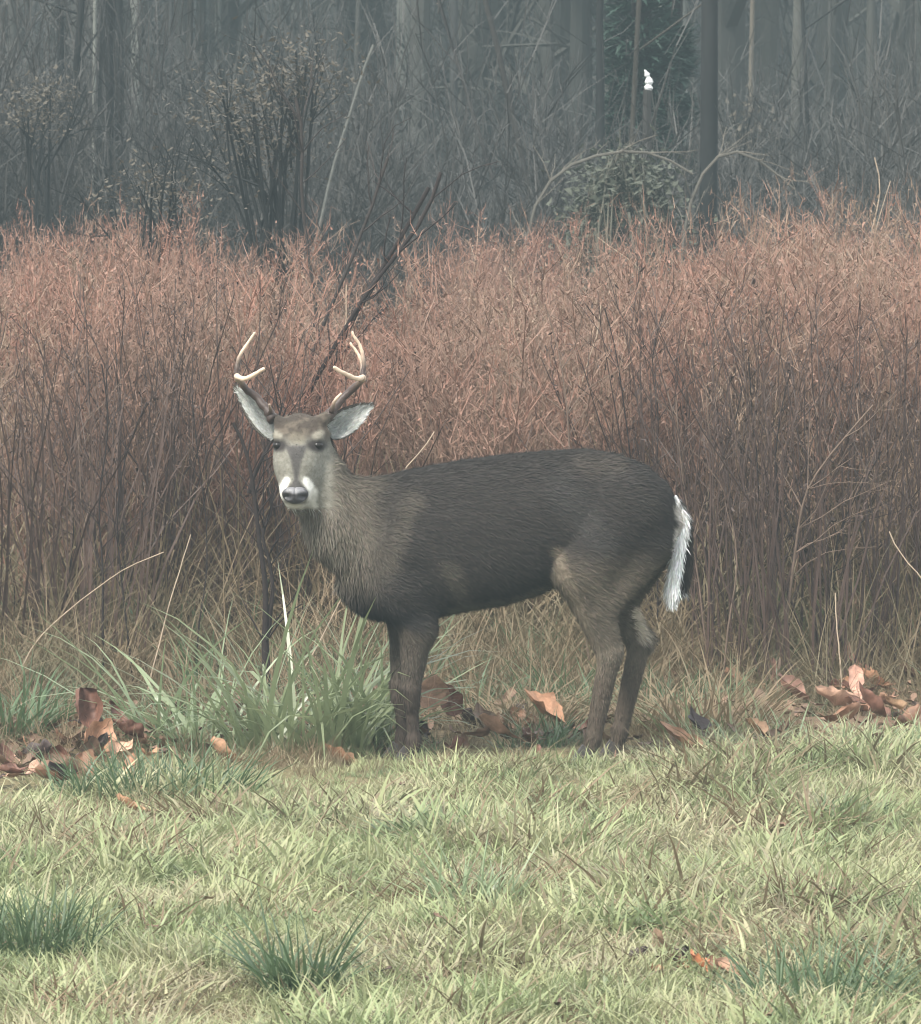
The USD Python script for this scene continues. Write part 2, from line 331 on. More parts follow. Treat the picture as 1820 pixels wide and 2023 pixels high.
# near and far forelegs
for s, dx in ((-1, 6), (1, -16)):
    fl.cone(P3(806, 1015, s * .105), P3(800, 1090, s * .118), .055, .085, .03, .75)
    fl.cone(P3(800, 1085, s * .112), P3(784 + dx / 3, 1165, s * .122), .09, .086, .03, .75)
    fl.cone(P3(790 + dx / 3, 1165, s * .11), P3(822 + dx, 1238, s * .10), .085, .056, .045, .85)
    fl.cone(P3(818 + dx, 1236, s * .10), P3(806 + dx, 1358, s * .088), .057, .031, .03, .9)
    fl.cone(P3(805 + dx, 1360, s * .090), P3(806 + dx, 1382, s * .088), .034, .029, .012)
    fl.cone(P3(807 + dx, 1382, s * .086), P3(812 + dx, 1458, s * .084), .022, .020, .02)
    fl.cone(P3(812 + dx, 1458, s * .084), P3(811 + dx, 1468, s * .084), .026, .024, .012)
    fl.cone(P3(811 + dx, 1470, s * .084), P3(804 + dx, 1485, s * .084), .021, .022, .012)
# hind legs: near one under the belly, far one with its hock behind
for hip, st, hk, tip, fe, ho, s in (((1240, 1010), (1146, 1128), (1204, 1292), (1219, 1278), (1171, 1452), (1160, 1482), -1), ((1250, 1015), (1170, 1132), (1266, 1276), (1281, 1262), (1226, 1448), (1216, 1480), 1)):
    fl.cone(P3(*hip, s * .088), P3(*st, s * .122), .128, .084, .03, .72)
    fl.cone(P3(hip[0] + 35, hip[1] + 60, s * .08), P3((st[0] + hk[0]) / 2 + 22, (st[1] + hk[1]) / 2 - 30, s * .10), .085, .05, .05, .7)
    fl.cone(P3(*st, s * .115), P3(*hk, s * .095), .086, .038, .035, .75)
    fl.cone(P3(*hk, s * .095), P3(*tip, s * .095), .031, .018, .015, .8)
    fl.cone(P3((st[0] + 2 * tip[0]) / 3, (st[1] + 2 * tip[1]) / 3 - 8, s * .10), P3(*tip, s * .095), .022, .012, .02)
    fl.cone(P3(*hk, s * .095), P3(*fe, s * .09), .037, .026, .02, .85)
    fl.cone(P3(*fe, s * .09), P3(fe[0] - 1, fe[1] + 10, s * .09), .027, .024, .012)
    fl.cone(P3(fe[0] - 2, fe[1] + 12, s * .09), P3(*ho, s * .09), .021, .022, .012)
body = fl.surface()
trimesh.smoothing.filter_taubin(body, lamb=0.5, nu=0.52, iterations=8)

def seg_d(px, py, a, b):
    a, b = np.array(a, float), np.array(b, float); ba = b - a
    t = np.clip(((px - a[0]) * ba[0] + (py - a[1]) * ba[1]) / (ba @ ba), 0, 1)
    return np.hypot(px - a[0] - t * ba[0], py - a[1] - t * ba[1])

def coat(p):
    """The coat's own colours over the body (grey-brown winter coat, paler neck and thighs, grey face with white rings)."""
    px, py, v = p[:, 0] / S + 910, 1500 - p[:, 2] / S, p[:, 1]
    wob = (meshkit.fbm(p * 14, 3, 5) - 0.5); px = px + wob * 26; py = py + wob * 22
    c = np.tile(np.array([.030, .0265, .0245]), (len(p), 1))
    def mix(w, col): c[:] = c + (np.array(col) - c) * np.clip(w, 0, 1)[:, None]
    mix(sstep(px, 790, 700) * sstep(py, 1190, 1120), (.088, .076, .061))
    mix(sstep(px, 690, 640) * 0.6, (.125, .111, .09))
    mix(sstep(seg_d(px, py, (808, 985), (764, 1108)), 34, 4) * 0.6, (.075, .065, .053))
    mix(sstep(py, 1060, 1150) * sstep(px, 1075, 1100), (.085, .071, .055))
    mix(sstep(seg_d(px, py, (1097, 1085), (1182, 1330)), 20, 3) * (v < 0) * 0.6, (.155, .128, .095))
    mix(sstep(seg_d(px, py, (1095, 955), (1180, 1060)), 50, 10) * 0.5, (.045, .042, .040))
    mix(sstep(seg_d(px, py, (1150, 912), (1215, 912)), 34, 3) * 0.35, (.075, .063, .052))
    mix(sstep(seg_d(px, py, (885, 1120), (908, 1170)), 32, 3) * 0.45, (.085, .074, .058))
    belly = np.interp(px, [860, 920, 1000, 1060, 1110], [1222, 1207, 1194, 1176, 1154]); mix(sstep(py, belly - 26, belly - 4) * sstep(px, 860, 890) * sstep(px, 1110, 1080) * .6, (.12, .108, .088))
    mix(sstep(py, 1185, 1205) * sstep(px, 850, 800) * sstep(px, 680, 690), (.030, .028, .028))
    mix(sstep(py, 1222, 1250) * sstep(px, 900, 880), (.058, .048, .039))
    mix(sstep(py, 1320, 1380) * sstep(px, 1000, 900), (.045, .035, .029))
    mix(sstep(py, 1290, 1350) * sstep(px, 1000, 1100), (.062, .049, .038))
    mix(sstep(seg_d(px, py, (1250, 1205), (1272, 1262)), 16, 5) * (v > 0), (.32, .28, .22))
    mix(sstep(seg_d(px, py, (1350, 985), (1332, 1105)), 16, 5), (.34, .32, .29))
    mix(sstep(px, 1060, 1080) * sstep(np.abs(v), .05, .02) * sstep(py, 1100, 1130), (.42, .40, .36))      # white between the hind legs
    # face: in front of the neck
    px, py = p[:, 0] / S + 910 + wob * 8, 1500 - p[:, 2] / S + wob * 8
    f = sstep(px, 665, 648) * sstep(py, 1004, 996) * sstep(v, .02, -.02)
    def fm(w, col): mix(w * f, col)
    m1, m2 = meshkit.fbm(p * 130, 3, 8), meshkit.fbm(p * 45 + 9, 2, 12)
    fm(np.ones(len(p)), (.155, .150, .128))
    fm(sstep(m1, .40, .60) * .55, (.11, .10, .082))
    fm(sstep(py, 884, 850), (.048, .039, .032))                                                     # dark crown
    fm(sstep(py, 868, 852) * sstep(m2, .48, .66) * .35, (.14, .118, .09))
    fm(sstep(seg_d(px, py, (584, 862), (598, 866)), 15, 5) * .35, (.17, .15, .11))                 # pale forehead
    for ex in (545, 635):
        fm(sstep(seg_d(px, py, (ex, 856), (ex + (8 if ex < 590 else -8), 860)), 12, 3) * .6, (.26, .245, .20))     # brows
        e = ex + (7 if ex < 590 else -7)
        fm(sstep(np.hypot((px - e) / 1.6, py - 878), 17, 7), (.030, .026, .025))
    stripe = np.interp(py, [872, 880, 892, 905, 925, 940, 950, 960], [25, 25, 20, 14, 10, 8, 13, 24])
    fm(sstep(np.abs(px - 588 - wob * 6), stripe, stripe - 7) * sstep(py, 874, 882) * sstep(py, 975, 962) * .92, (.046, .042, .041))
    for ex in (568, 606): fm(sstep(seg_d(px, py, (ex, 944), (ex + (-9 if ex < 588 else 9), 958)), 10, 4), (.60, .59, .55))
    for ex in (551, 621): fm(sstep(seg_d(px, py, (ex, 968), (ex + (6 if ex < 588 else -6), 992)), 12, 4) * .9, (.52, .51, .47))
    fm(sstep(py, 986, 994) * sstep(np.abs(px - 586), 46, 38), (.46, .45, .41))
    return c

deer = xf('deer', (0, DD, 0))
tag(deer, 'antlered buck with grey-brown coat standing broadside, head turned to the lens', 'deer')
bcol = coat(np.asarray(body.vertices))
obj('body', body, L['skin'], deer, smooth=True, col=bcol)

def fur(name, pts, nrm, flow, length, lift, width, col, parent=None):
    """One short tapered hair per point, lying along flow and lifted off the skin."""
    n = len(pts); flow = flow - (flow * nrm).sum(1, keepdims=True) * nrm
    flow /= np.linalg.norm(flow, axis=1, keepdims=True) + 1e-9
    jit = R.normal(0, 0.22, (n, 3)); d1 = flow * np.cos(lift)[:, None] + nrm * np.sin(lift)[:, None] + jit
    d1 /= np.linalg.norm(d1, axis=1, keepdims=True)
    d2 = d1 + flow * 0.35 - np.array([0, 0, 0.12]); d2 /= np.linalg.norm(d2, axis=1, keepdims=True)
    side = np.cross(d1, nrm); side /= np.linalg.norm(side, axis=1, keepdims=True) + 1e-9
    w = (width * R.uniform(.7, 1.3, n))[:, None] * 0.5; ln = (length * R.uniform(.6, 1.25, n))[:, None]
    b = pts - nrm * 0.003; mid = b + d1 * ln * 0.55; tip = mid + d2 * ln * 0.45
    v = np.stack([b - side * w, b + side * w, mid + side * w * .75, mid - side * w * .75, tip], 1).reshape(-1, 3)
    k = (np.arange(n) * 5)[:, None, None]; f = (k + np.array([[0, 1, 2], [0, 2, 3], [3, 2, 4]])[None]).reshape(-1, 3)
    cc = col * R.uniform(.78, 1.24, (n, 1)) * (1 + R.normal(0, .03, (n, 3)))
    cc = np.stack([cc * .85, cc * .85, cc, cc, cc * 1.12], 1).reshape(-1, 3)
    return obj(name, (v, f), L['fur'], parent, col=cc)

def sample(m, n, seed, faces=False):
    r = np.random.default_rng(seed); a = m.area_faces; k = r.choice(len(a), n, p=a / a.sum())
    u, w = r.random((n, 1)), r.random((n, 1)); fl_ = (u + w) > 1; u, w = np.where(fl_, 1 - u, u), np.where(fl_, 1 - w, w)
    t = np.asarray(m.vertices)[np.asarray(m.faces)[k]]
    out = t[:, 0] + u * (t[:, 1] - t[:, 0]) + w * (t[:, 2] - t[:, 0]), np.asarray(m.face_normals)[k]
    return out + (k,) if faces else out
fp, fn = sample(body, 200000, 3)
keep = ~((seg_d(fp[:, 0] / S + 910, 1500 - fp[:, 2] / S, (551, 874), (551, 875)) < 13) | (seg_d(fp[:, 0] / S + 910, 1500 - fp[:, 2] / S, (629, 874), (629, 875)) < 13) & (fp[:, 1] < 0))
keep &= ~((seg_d(fp[:, 0] / S + 910, 1500 - fp[:, 2] / S, (572, 972), (600, 972)) < 17) & (fp[:, 1] < -.1))
fp, fn = fp[keep], fn[keep]
px, py = fp[:, 0] / S + 910, 1500 - fp[:, 2] / S
face = sstep(px, 668, 650) * sstep(py, 1004, 994) * sstep(fp[:, 1], .0, -.03)
neckw = sstep(px, 770, 690) * (1 - face); legw = sstep(py, 1225, 1300)
flow = np.tile(np.array([1.0, 0, -.45]), (len(fp), 1))
flow = flow + (np.array([.45, 0, -1.0]) - flow) * neckw[:, None]
flow = flow + (np.array([.12, 0, -1.0]) - flow) * legw[:, None]
flow = flow + (np.stack([(px - 590) / 60, np.full(len(px), .5), np.full(len(px), .9)], 1) - flow) * face[:, None]
ln = .025 + .012 * neckw - .006 * legw; ln = ln + (.010 - ln) * face
ln = ln + .014 * sstep(seg_d(px, py, (1275, 1250), (1282, 1268)), 22, 8)
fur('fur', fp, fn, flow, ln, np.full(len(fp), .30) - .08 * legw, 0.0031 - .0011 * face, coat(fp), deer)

# ears
def ear(base, tip, w, open_dir, seed, cup):
    base, tip, open_dir = map(lambda a: np.asarray(a, float), (base, tip, open_dir))
    ax = tip - base; Ln = np.linalg.norm(ax); ax /= Ln
    fr = open_dir - (open_dir @ ax) * ax; fr /= np.linalg.norm(fr); sd = np.cross(ax, fr)
    nu, nv = 25, 13
    V = {}
    def surf(off):
        t = np.linspace(0, 1, nu)[:, None]; s = np.linspace(-1, 1, nv)[None]
        half = w * np.clip(np.sin(PI * np.clip(t * .90 + .10, 0, 1) ** .80), 0, 1) ** .75 * (1 - .12 * t)
        half = np.maximum(half, .004) * np.where(t > .97, .6, 1)
        ang = s * (cup * (1.35 - .75 * t))
        x = half * np.sin(ang) / np.maximum(np.sin(np.minimum(cup * (1.35 - .75 * t), 1.57)), .3)
        y = half * (1 - np.cos(ang)) * .95 - half * .55
        return base + ax * (t * Ln * np.ones_like(s))[..., None] + sd * x[..., None] + fr * (y + off * np.minimum(1, half / .012) + .012 * np.sin(t * 2.2))[..., None]
    a, b = surf(.0), surf(-.006)
    v = np.vstack([a.reshape(-1, 3), b.reshape(-1, 3)]); N = nu * nv
    i, j = np.meshgrid(np.arange(nu - 1), np.arange(nv - 1), indexing='ij'); q = (i * nv + j).ravel()
    F = [np.stack([q, q + nv, q + nv + 1, q + 1], 1), np.stack([q, q + 1, q + nv + 1, q + nv], 1) + N]
    rim = [(k * nv, (k + 1) * nv) for k in range(nu - 1)]; rim2 = [((k + 1) * nv + nv - 1, k * nv + nv - 1) for k in range(nu - 1)]
    top = [((nu - 1) * nv + k, (nu - 1) * nv + k + 1) for k in range(nv - 1)]
    F.append(np.array([[p, p + N, r + N, r] for p, r in rim + rim2 + top]))
    f = np.vstack(F); m = trimesh.Trimesh(v, np.vstack([f[:, [0, 1, 2]], f[:, [0, 2, 3]]]), process=False)
    t = np.repeat(np.linspace(0, 1, nu), nv); s = np.abs(np.tile(np.linspace(-1, 1, nv), nu))
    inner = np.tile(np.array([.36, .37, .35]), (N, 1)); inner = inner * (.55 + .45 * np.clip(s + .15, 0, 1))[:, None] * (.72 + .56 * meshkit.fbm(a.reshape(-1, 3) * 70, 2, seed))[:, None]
    edge = (s > .9) | (t > .95); inner[edge] = (.10, .088, .075)
    outer = np.tile(np.array([.085, .074, .062]), (N, 1))
    return m, np.vstack([inner, outer]), (base, ax, fr, sd, Ln)
for (b, t, w, od, sd_, cup) in (((545, 862, -.01), (466, 766, .03), .039, (-.25, -1, .10), 11, 1.0), ((650, 855, -.01), (733, 800, .04), .045, (.22, -1, .05), 12, .95)):
    m, col, fr_ = ear(P3(*b), P3(*t), w, od, sd_, cup)
    e = obj('ear', m, L['skin'], deer, smooth=True, col=col)
    m2 = trimesh.Trimesh(m.vertices, m.faces, process=False); ep, en, ek = sample(m2, 3600, sd_, True)
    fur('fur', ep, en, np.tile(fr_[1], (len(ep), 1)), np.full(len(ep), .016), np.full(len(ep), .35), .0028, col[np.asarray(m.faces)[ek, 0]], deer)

def ellipsoid(c, r, sub=3):
    s = trimesh.creation.icosphere(subdivisions=sub); s.vertices = np.asarray(s.vertices) * r + c; return s
for ex, sx in ((552, -1), (628, 1)):
    s = ellipsoid(P3(ex, 877, -.098) + np.array([sx * .002, 0, 0]), (.0180, .0160, .0125))
    obj('eye', s, L['eye'], deer, smooth=True)
# nose pad with two nostrils
nv_ = ellipsoid((0, 0, 0), (.043, .024, .030), 4); q = np.asarray(nv_.vertices)
q[:, 0] *= 1 + .22 * np.clip(q[:, 2] / .026, -1, 1) * .6
for sx in (-1, 1):
    dd = np.hypot((q[:, 0] - sx * .026) / 1.3, q[:, 2] + .004); q[:, 1] += np.where(q[:, 1] < 0, .016 * np.exp(-(dd / .010) ** 2), 0)
q[:, 1] += np.where(q[:, 1] < 0, .004 * np.exp(-(q[:, 0] / .003) ** 2), 0)
nv_.vertices = q + P3(586, 973, -.176)
nc = np.tile(np.array([.022, .020, .022]), (len(q), 1)); nc = nc + (sstep(q[:, 2], .0, .012) * sstep(np.abs(q[:, 0]), .040, .022))[:, None] * np.array([.10, .10, .105])
obj('nose', nv_, L['nose'], deer, smooth=True, col=nc)

# antlers
def spline(pts, n):
    from scipy.interpolate import CubicSpline
    pts = np.asarray(pts, float); t = np.concatenate([[0], np.cumsum(np.linalg.norm(np.diff(pts, axis=0), axis=1) ** .75)])
    return CubicSpline(t, pts, bc_type='natural')(np.linspace(0, t[-1], n))
def horn(mb, pts, r0, r1, dark0, dark1, seed, n=26):
    c = spline(pts, n); t = np.linspace(0, 1, n); c = c + (meshkit.fbm(c * 28 + seed, 2, seed) - .5)[:, None] * np.array([.010, .006, .010]); r = (r0 + (r1 - r0) * t ** .8) * (1 + .26 * (np.random.default_rng(seed).random(n) - .5)) * (1 + .35 * np.exp(-t * 9))
    w = sstep(dark0 + (dark1 - dark0) * t, 0, 1)[:, None]
    mb.tube(c, r, np.array([.040, .025, .020]) * (1 - w) + np.array([.47, .36, .27]) * w, n=10)
for side in (0, 1):
    mb = MB()
    if side == 0:
        horn(mb, [P3(542, 829, -.03), P3(512, 792, .0), P3(482, 762, -.005), P3(470, 742, -.07), P3(484, 746, -.13), P3(526, 724, -.185)], .0155, .0065, -1.15, 2.0, 1, 40)
        horn(mb, [P3(471, 744, -.06), P3(471, 712, -.055), P3(486, 684, -.05), P3(506, 655, -.055)], .0085, .0042, -.25, 1.5, 2)
        horn(mb, [P3(533, 818, -.03), P3(536, 806, -.055), P3(535, 796, -.07)], .009, .004, -.1, .5, 5, 10)
    else:
        horn(mb, [P3(646, 826, -.03), P3(676, 788, .0), P3(706, 760, -.005), P3(719, 744, -.07), P3(704, 745, -.13), P3(662, 722, -.185)], .0155, .0065, -1.15, 2.0, 3, 40)
        horn(mb, [P3(718, 744, -.06), P3(719, 720, -.055), P3(713, 688, -.05), P3(696, 655, -.055)], .0085, .0042, -.25, 1.5, 4)
        horn(mb, [P3(714, 755, -.03), P3(715, 716, -.01), P3(702, 690, .0), P3(694, 676, .0)], .008, .004, -.1, 1.4, 6)
        horn(mb, [P3(656, 812, -.03), P3(660, 795, -.05), P3(676, 775, -.06)], .009, .004, -.1, 1.2, 7, 12)
    a = obj('antler', mb.mesh(), L['antler'], deer, smooth=True, col=mb.cols())

# tail: hangs beside the rump, white below and dark on its back
tp = spline([P3(1328, 985, 0), P3(1346, 1010, 0), P3(1343, 1075, -.01), P3(1333, 1140, -.015), P3(1327, 1188, -.015)], 24)
tb = MB(); tb.tube(tp, np.interp(np.linspace(0, 1, 24), [0, .1, .6, .9, 1], [.018, .019, .021, .026, .014]), (.70, .70, .68), n=12)
dk = spline([P3(1346, 1005, .02), P3(1357, 1050, .02), P3(1359, 1110, .015), P3(1352, 1168, .01)], 16); tb.tube(dk, np.interp(np.linspace(0, 1, 16), [0, .3, .8, 1], [.012, .015, .015, .006]), n=10)
tm = trimesh.Trimesh(*tb.mesh(), process=False)
def tailcol(p):
    cx = np.interp(p[:, 2], tp[::-1, 2], tp[::-1, 0]); w = (sstep(p[:, 0] - cx, .012, .020) * sstep(p[:, 2], (1500 - 1180) * S, (1500 - 1160) * S))[:, None]
    return np.array([.66, .67, .66]) * (1 - w) + np.array([.030, .024, .021]) * w
tail = obj('tail', tm, L['skin'], deer, smooth=True, col=tailcol(np.asarray(tm.vertices)))
ep, en = sample(tm, 9000, 21)
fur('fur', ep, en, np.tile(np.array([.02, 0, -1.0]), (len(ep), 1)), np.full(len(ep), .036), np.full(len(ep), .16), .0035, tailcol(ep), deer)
# hooves: two toes each
for hx, hy, v in ((806, 1490, -.084), (784, 1490, .084), (1158, 1487, -.09), (1214, 1487, .09)):
    mb = MB()
    for s in (-1, 1):
        p = P3(hx, hy, v) + np.array([0, s * .012, 0])
        pts = [(-.052, 0, -.016), (-.038, .010, -.016), (.018, .011, -.016), (.018, -.011, -.016), (-.038, -.010, -.016), (-.014, .009, .034), (.018, .009, .022), (.018, -.009, .022), (-.014, -.009, .034)]
        h = trimesh.convex.convex_hull(np.array(pts) + p); mb.add(h.vertices, h.faces, (.035, .030, .028))
    obj('hoof', mb.mesh(), L['horn'], deer, col=mb.cols())

# ------------------------------------------------------------------ lawn grass (countless: scattered)
def tuft_mesh(n, rad, lmin, lmax, wmin, wmax, lean, bend, seg=3, seed=0, tipw=0.05):
    r = np.random.default_rng(seed); a = r.uniform(0, 2 * PI, n); q = rad * np.sqrt(r.random(n))
    b = np.stack([np.cos(a) * q, np.sin(a) * q, np.full(n, -.008)], 1)
    az = np.where(r.random(n) < .6, a, r.uniform(0, 2 * PI, n)) + r.normal(0, .5, n)
    v, f, m = blades(b, az, np.abs(r.normal(lean, .22, n)), r.uniform(.2, 1, n) * bend, r.uniform(lmin, lmax, n), r.uniform(wmin, wmax, n), seg, r.normal(0, .5, n), tipw)
    return v, f
lawn = [(tuft_mesh(36, .12, .04, .13, .0045, .0095, .55, 1.5, seed=40 + k), L['lawn'], False) for k in range(5)]
lawn += [(tuft_mesh(28, .13, .06, .18, .004, .0085, .95, 1.0, seed=50 + k), L['straw'], False) for k in range(3)]
n = 7600
y = R.uniform(14.2, 23.2, n); x = R.uniform(-1, 1, n) * (y * .0695 * 1.12 + .35)
w = R.random(n); pn = meshkit.fbm(np.stack([x * 1.1, y * .8, 0 * x], 1), 3, 31)
which = np.where(w < .10 + .30 * (pn < .42), R.integers(5, 8, n), R.integers(0, 5, n))
edge = sstep(y, 20.6, 22.4) * (.5 + meshkit.noise(np.stack([x * 2.2, 0 * x, 0 * x], 1), 8))
scl = (.65 + .6 * R.random(n)) * (.45 + 1.15 * meshkit.noise(np.stack([x * 3.6, y * 2.4, 0 * x], 1), 53)) * (1 + .15 * edge)
def lawn_edge(px): return 2 * DD / ((np.interp(px, [-300, 0, 150, 260, 420, 520, 800, 1200, 1500, 1820, 2200], [1560, 1560, 1548, 1500, 1515, 1535, 1512, 1496, 1450, 1432, 1432]) - HORIZON) * S)
le_ = lawn_edge(x / (S * y / DD) + 910) + R.normal(0, .22, n)
k_ = y < le_; x, y, which, scl = x[k_], y[k_], which[k_], scl[k_]; n = len(x)
scl *= 1 - .38 * sstep(y, le_[k_] - 1.3, le_[k_] - .2)
instancer('lawn_grass', lawn, which, np.stack([x, y, ground_z(x, y)], 1), R.uniform(0, 2 * PI, n), scl, np.abs(R.normal(0, .12, n)))
tag(stage.GetPrimAtPath('/World/lawn_grass'), 'coarse yellow green lawn grass mixed with straw', 'grass', kind='stuff')

# dead grass, litter and tangled stalks between the lawn and the thicket
dry = [(tuft_mesh(50, .13, .10, .34, .003, .0065, .45, 1.7, 4, 60 + k), L['straw'], False) for k in range(4)]
dry += [(tuft_mesh(26, .10, .12, .36, .006, .011, .4, 1.5, 4, 70 + k), L['dark_tuft'], False) for k in range(2)]
n = 2100
y = 21.3 + 11.7 * R.random(n) ** 1.25; x = R.uniform(-1, 1, n) * (y * .0695 * 1.1 + .6)
pn = meshkit.fbm(np.stack([x * .9, y * .5, 0 * x], 1), 3, 37)
which = np.where(R.random(n) < .10 + .28 * (pn > .60), R.integers(4, 6, n), R.integers(0, 4, n))
le_ = lawn_edge(x / (S * y / DD) + 910); k_ = y > le_ - .45; x, y, which = x[k_], y[k_], which[k_]; n = len(x)
scl = R.uniform(.55, 1.1, n) * np.clip(.40 + (y - le_[k_]) * .26, .30, 1.3)
instancer('dead_grass', dry, which, np.stack([x, y, ground_z(x, y)], 1), R.uniform(0, 2 * PI, n), scl, np.abs(R.normal(0, .2, n)))
tag(stage.GetPrimAtPath('/World/dead_grass'), 'matted dead grass and weeds along the foot of the thicket', 'grass', kind='stuff')

# ------------------------------------------------------------------ the red-brown thicket
def weed_mesh(seed, stems=11, height=1.75, spread=.16, lean=.16, twigs=24, fine=5, r0=.0055, bare=.30, tight=.75, twl=.30, fleck=2):
    """A clump of leafless upright stalks, feathered above with fine rising twigs."""
    r = np.random.default_rng(seed); mb = MB(); B, AZ, LE, BE, LN, W = [], [], [], [], [], []
    for s in range(stems):
        a = r.uniform(0, 2 * PI); q = spread * math.sqrt(r.random()); hgt = height * r.uniform(.72, 1.05)
        le = abs(r.normal(lean, lean * .8)); az = a + r.normal(0, .7)
        t = np.linspace(0, 1, 6)[:, None]; h = np.array([math.cos(az), math.sin(az), 0]); wob = np.cumsum(r.normal(0, .026, (6, 3)), 0) * hgt * np.array([1, 1, .2])
        pts = np.array([math.cos(a) * q, math.sin(a) * q, -.03]) + h * (np.sin(le) * hgt * t ** 1.25) + np.array([0, 0, 1]) * (hgt * math.cos(le) * t) + wob * t
        mb.tube(pts, np.interp(t[:, 0], [0, 1], [r0 * r.uniform(.7, 1.25), r0 * .28]), n=3, cap=False)
        for k in range(twigs):
            u = bare + (1 - bare) * r.random() ** .9; i0 = min(4, int(u * 5)); p = pts[i0] + (pts[i0 + 1] - pts[i0]) * (u * 5 - i0)
            ta = r.uniform(0, 2 * PI); tl = twl * r.uniform(.4, 1.15) * (1.15 - .55 * u); tle = r.uniform(.3, tight + .25)
            B.append(p); AZ.append(ta); LE.append(tle); BE.append(-r.uniform(.0, .5)); LN.append(tl); W.append(.0034)
            d = np.array([math.cos(ta) * math.sin(tle), math.sin(ta) * math.sin(tle), math.cos(tle)])
            for m in range(fine):
                B.append(p + d * tl * r.uniform(.2, .92)); AZ.append(ta + r.normal(0, 1.6)); LE.append(abs(tle + r.normal(.15, .7))); BE.append(r.normal(0, .9)); LN.append(tl * r.uniform(.18, .5)); W.append(.003)
            for m in range(fleck):
                B.append(p + d * tl * r.uniform(.1, 1.05) + r.normal(0, .012, 3)); AZ.append(r.uniform(0, 6.3)); LE.append(r.uniform(.3, 2.4)); BE.append(r.normal(0, .8)); LN.append(r.uniform(.012, .034)); W.append(r.uniform(.005, .010))
    v, f, m = blades(np.array(B), np.array(AZ), np.array(LE), np.array(BE), np.array(LN), np.array(W), 2, r.uniform(0, 6.3, len(B)), .5)
    mb.add(v, f, (1, 1, 1)); return mb.mesh()
weeds = [weed_mesh(200 + k, stems=[11, 14, 9, 12, 10, 13][k], height=[1.7, 1.8, 1.6, 1.75, 1.65, 1.7][k], lean=[.14, .10, .2, .16, .22, .12][k], twigs=[26, 22, 30, 26, 30, 24][k], bare=[.35, .45, .2, .3, .25, .4][k]) for k in range(6)]
weeds += [weed_mesh(240 + k, stems=15, height=1.6, spread=.22, lean=.26, twigs=34, fine=6, r0=.005, bare=.14, tight=.9, twl=.42, fleck=2) for k in range(3)]
def top_line(px):
    return np.interp(px, [-200, 0, 110, 200, 330, 420, 520, 640, 760, 860, 930, 1040, 1120, 1230, 1330, 1420, 1480, 1560, 1680, 1820, 2050], [560, 530, 450, 365, 385, 470, 520, 660, 740, 640, 420, 370, 460, 600, 590, 440, 355, 375, 400, 400, 430])
n = 520
y = 26.6 + 13 * R.random(n) ** 1.2; x = R.uniform(-1, 1, n) * (y * .0695 * 1.12 + .6)
px = x / (S * y / DD) + 910
z0 = ground_z(x, y); want = HC + (HORIZON - top_line(px) - np.abs(R.normal(0, 55, n)) + 240 * (meshkit.noise(np.stack([x * 1.9, y * .6, 0 * x], 1), 77) - .45)) * S * y / DD - z0
hs = np.clip(want / 1.86, .30, 1.35)
mound = np.maximum.reduce([np.exp(-((px - c_) / w_) ** 2) for c_, w_ in ((300, 150), (1010, 130), (1560, 190), (60, 110), (1800, 90))])
kd = np.where(R.random(n) < mound * .8, R.integers(6, 9, n), R.integers(0, 6, n))
k_ = R.random(n) < .42 + .58 * np.clip(mound * 1.6, 0, 1); x, y, z0, hs, kd = x[k_], y[k_], z0[k_], hs[k_], kd[k_]; n = len(x)
instancer('brush', [(m, L['weed'], False) for m in weeds], kd, np.stack([x, y, z0], 1), R.uniform(0, 2 * PI, n), np.stack([.9 + .3 * R.random(n)] * 2 + [hs], 1), np.abs(R.normal(0, .05, n)))
tag(stage.GetPrimAtPath('/World/brush'), 'dense thicket of leafless red-brown weeds behind the deer', 'brush', kind='stuff')

dry2 = [(tuft_mesh(30, .25, .3, .95, .004, .009, .5, 1.3, 4, 80 + k), L['straw'], False) for k in range(3)]
n = 600
y = 24.3 + 7 * R.random(n) ** 1.2; x = R.uniform(-1, 1, n) * (y * .0695 * 1.1 + .5)
instancer('dry_stalks', dry2, R.integers(0, 3, n), np.stack([x, y, ground_z(x, y)], 1), R.uniform(0, 6.3, n), R.uniform(.65, 1.2, n) * np.clip(.6 + (y - 24.6) * .35, .6, 1.25), np.abs(R.normal(0, .12, n)))
tag(stage.GetPrimAtPath('/World/dry_stalks'), 'tan dead grass stalks standing among the weeds of the thicket', 'grass', kind='stuff')

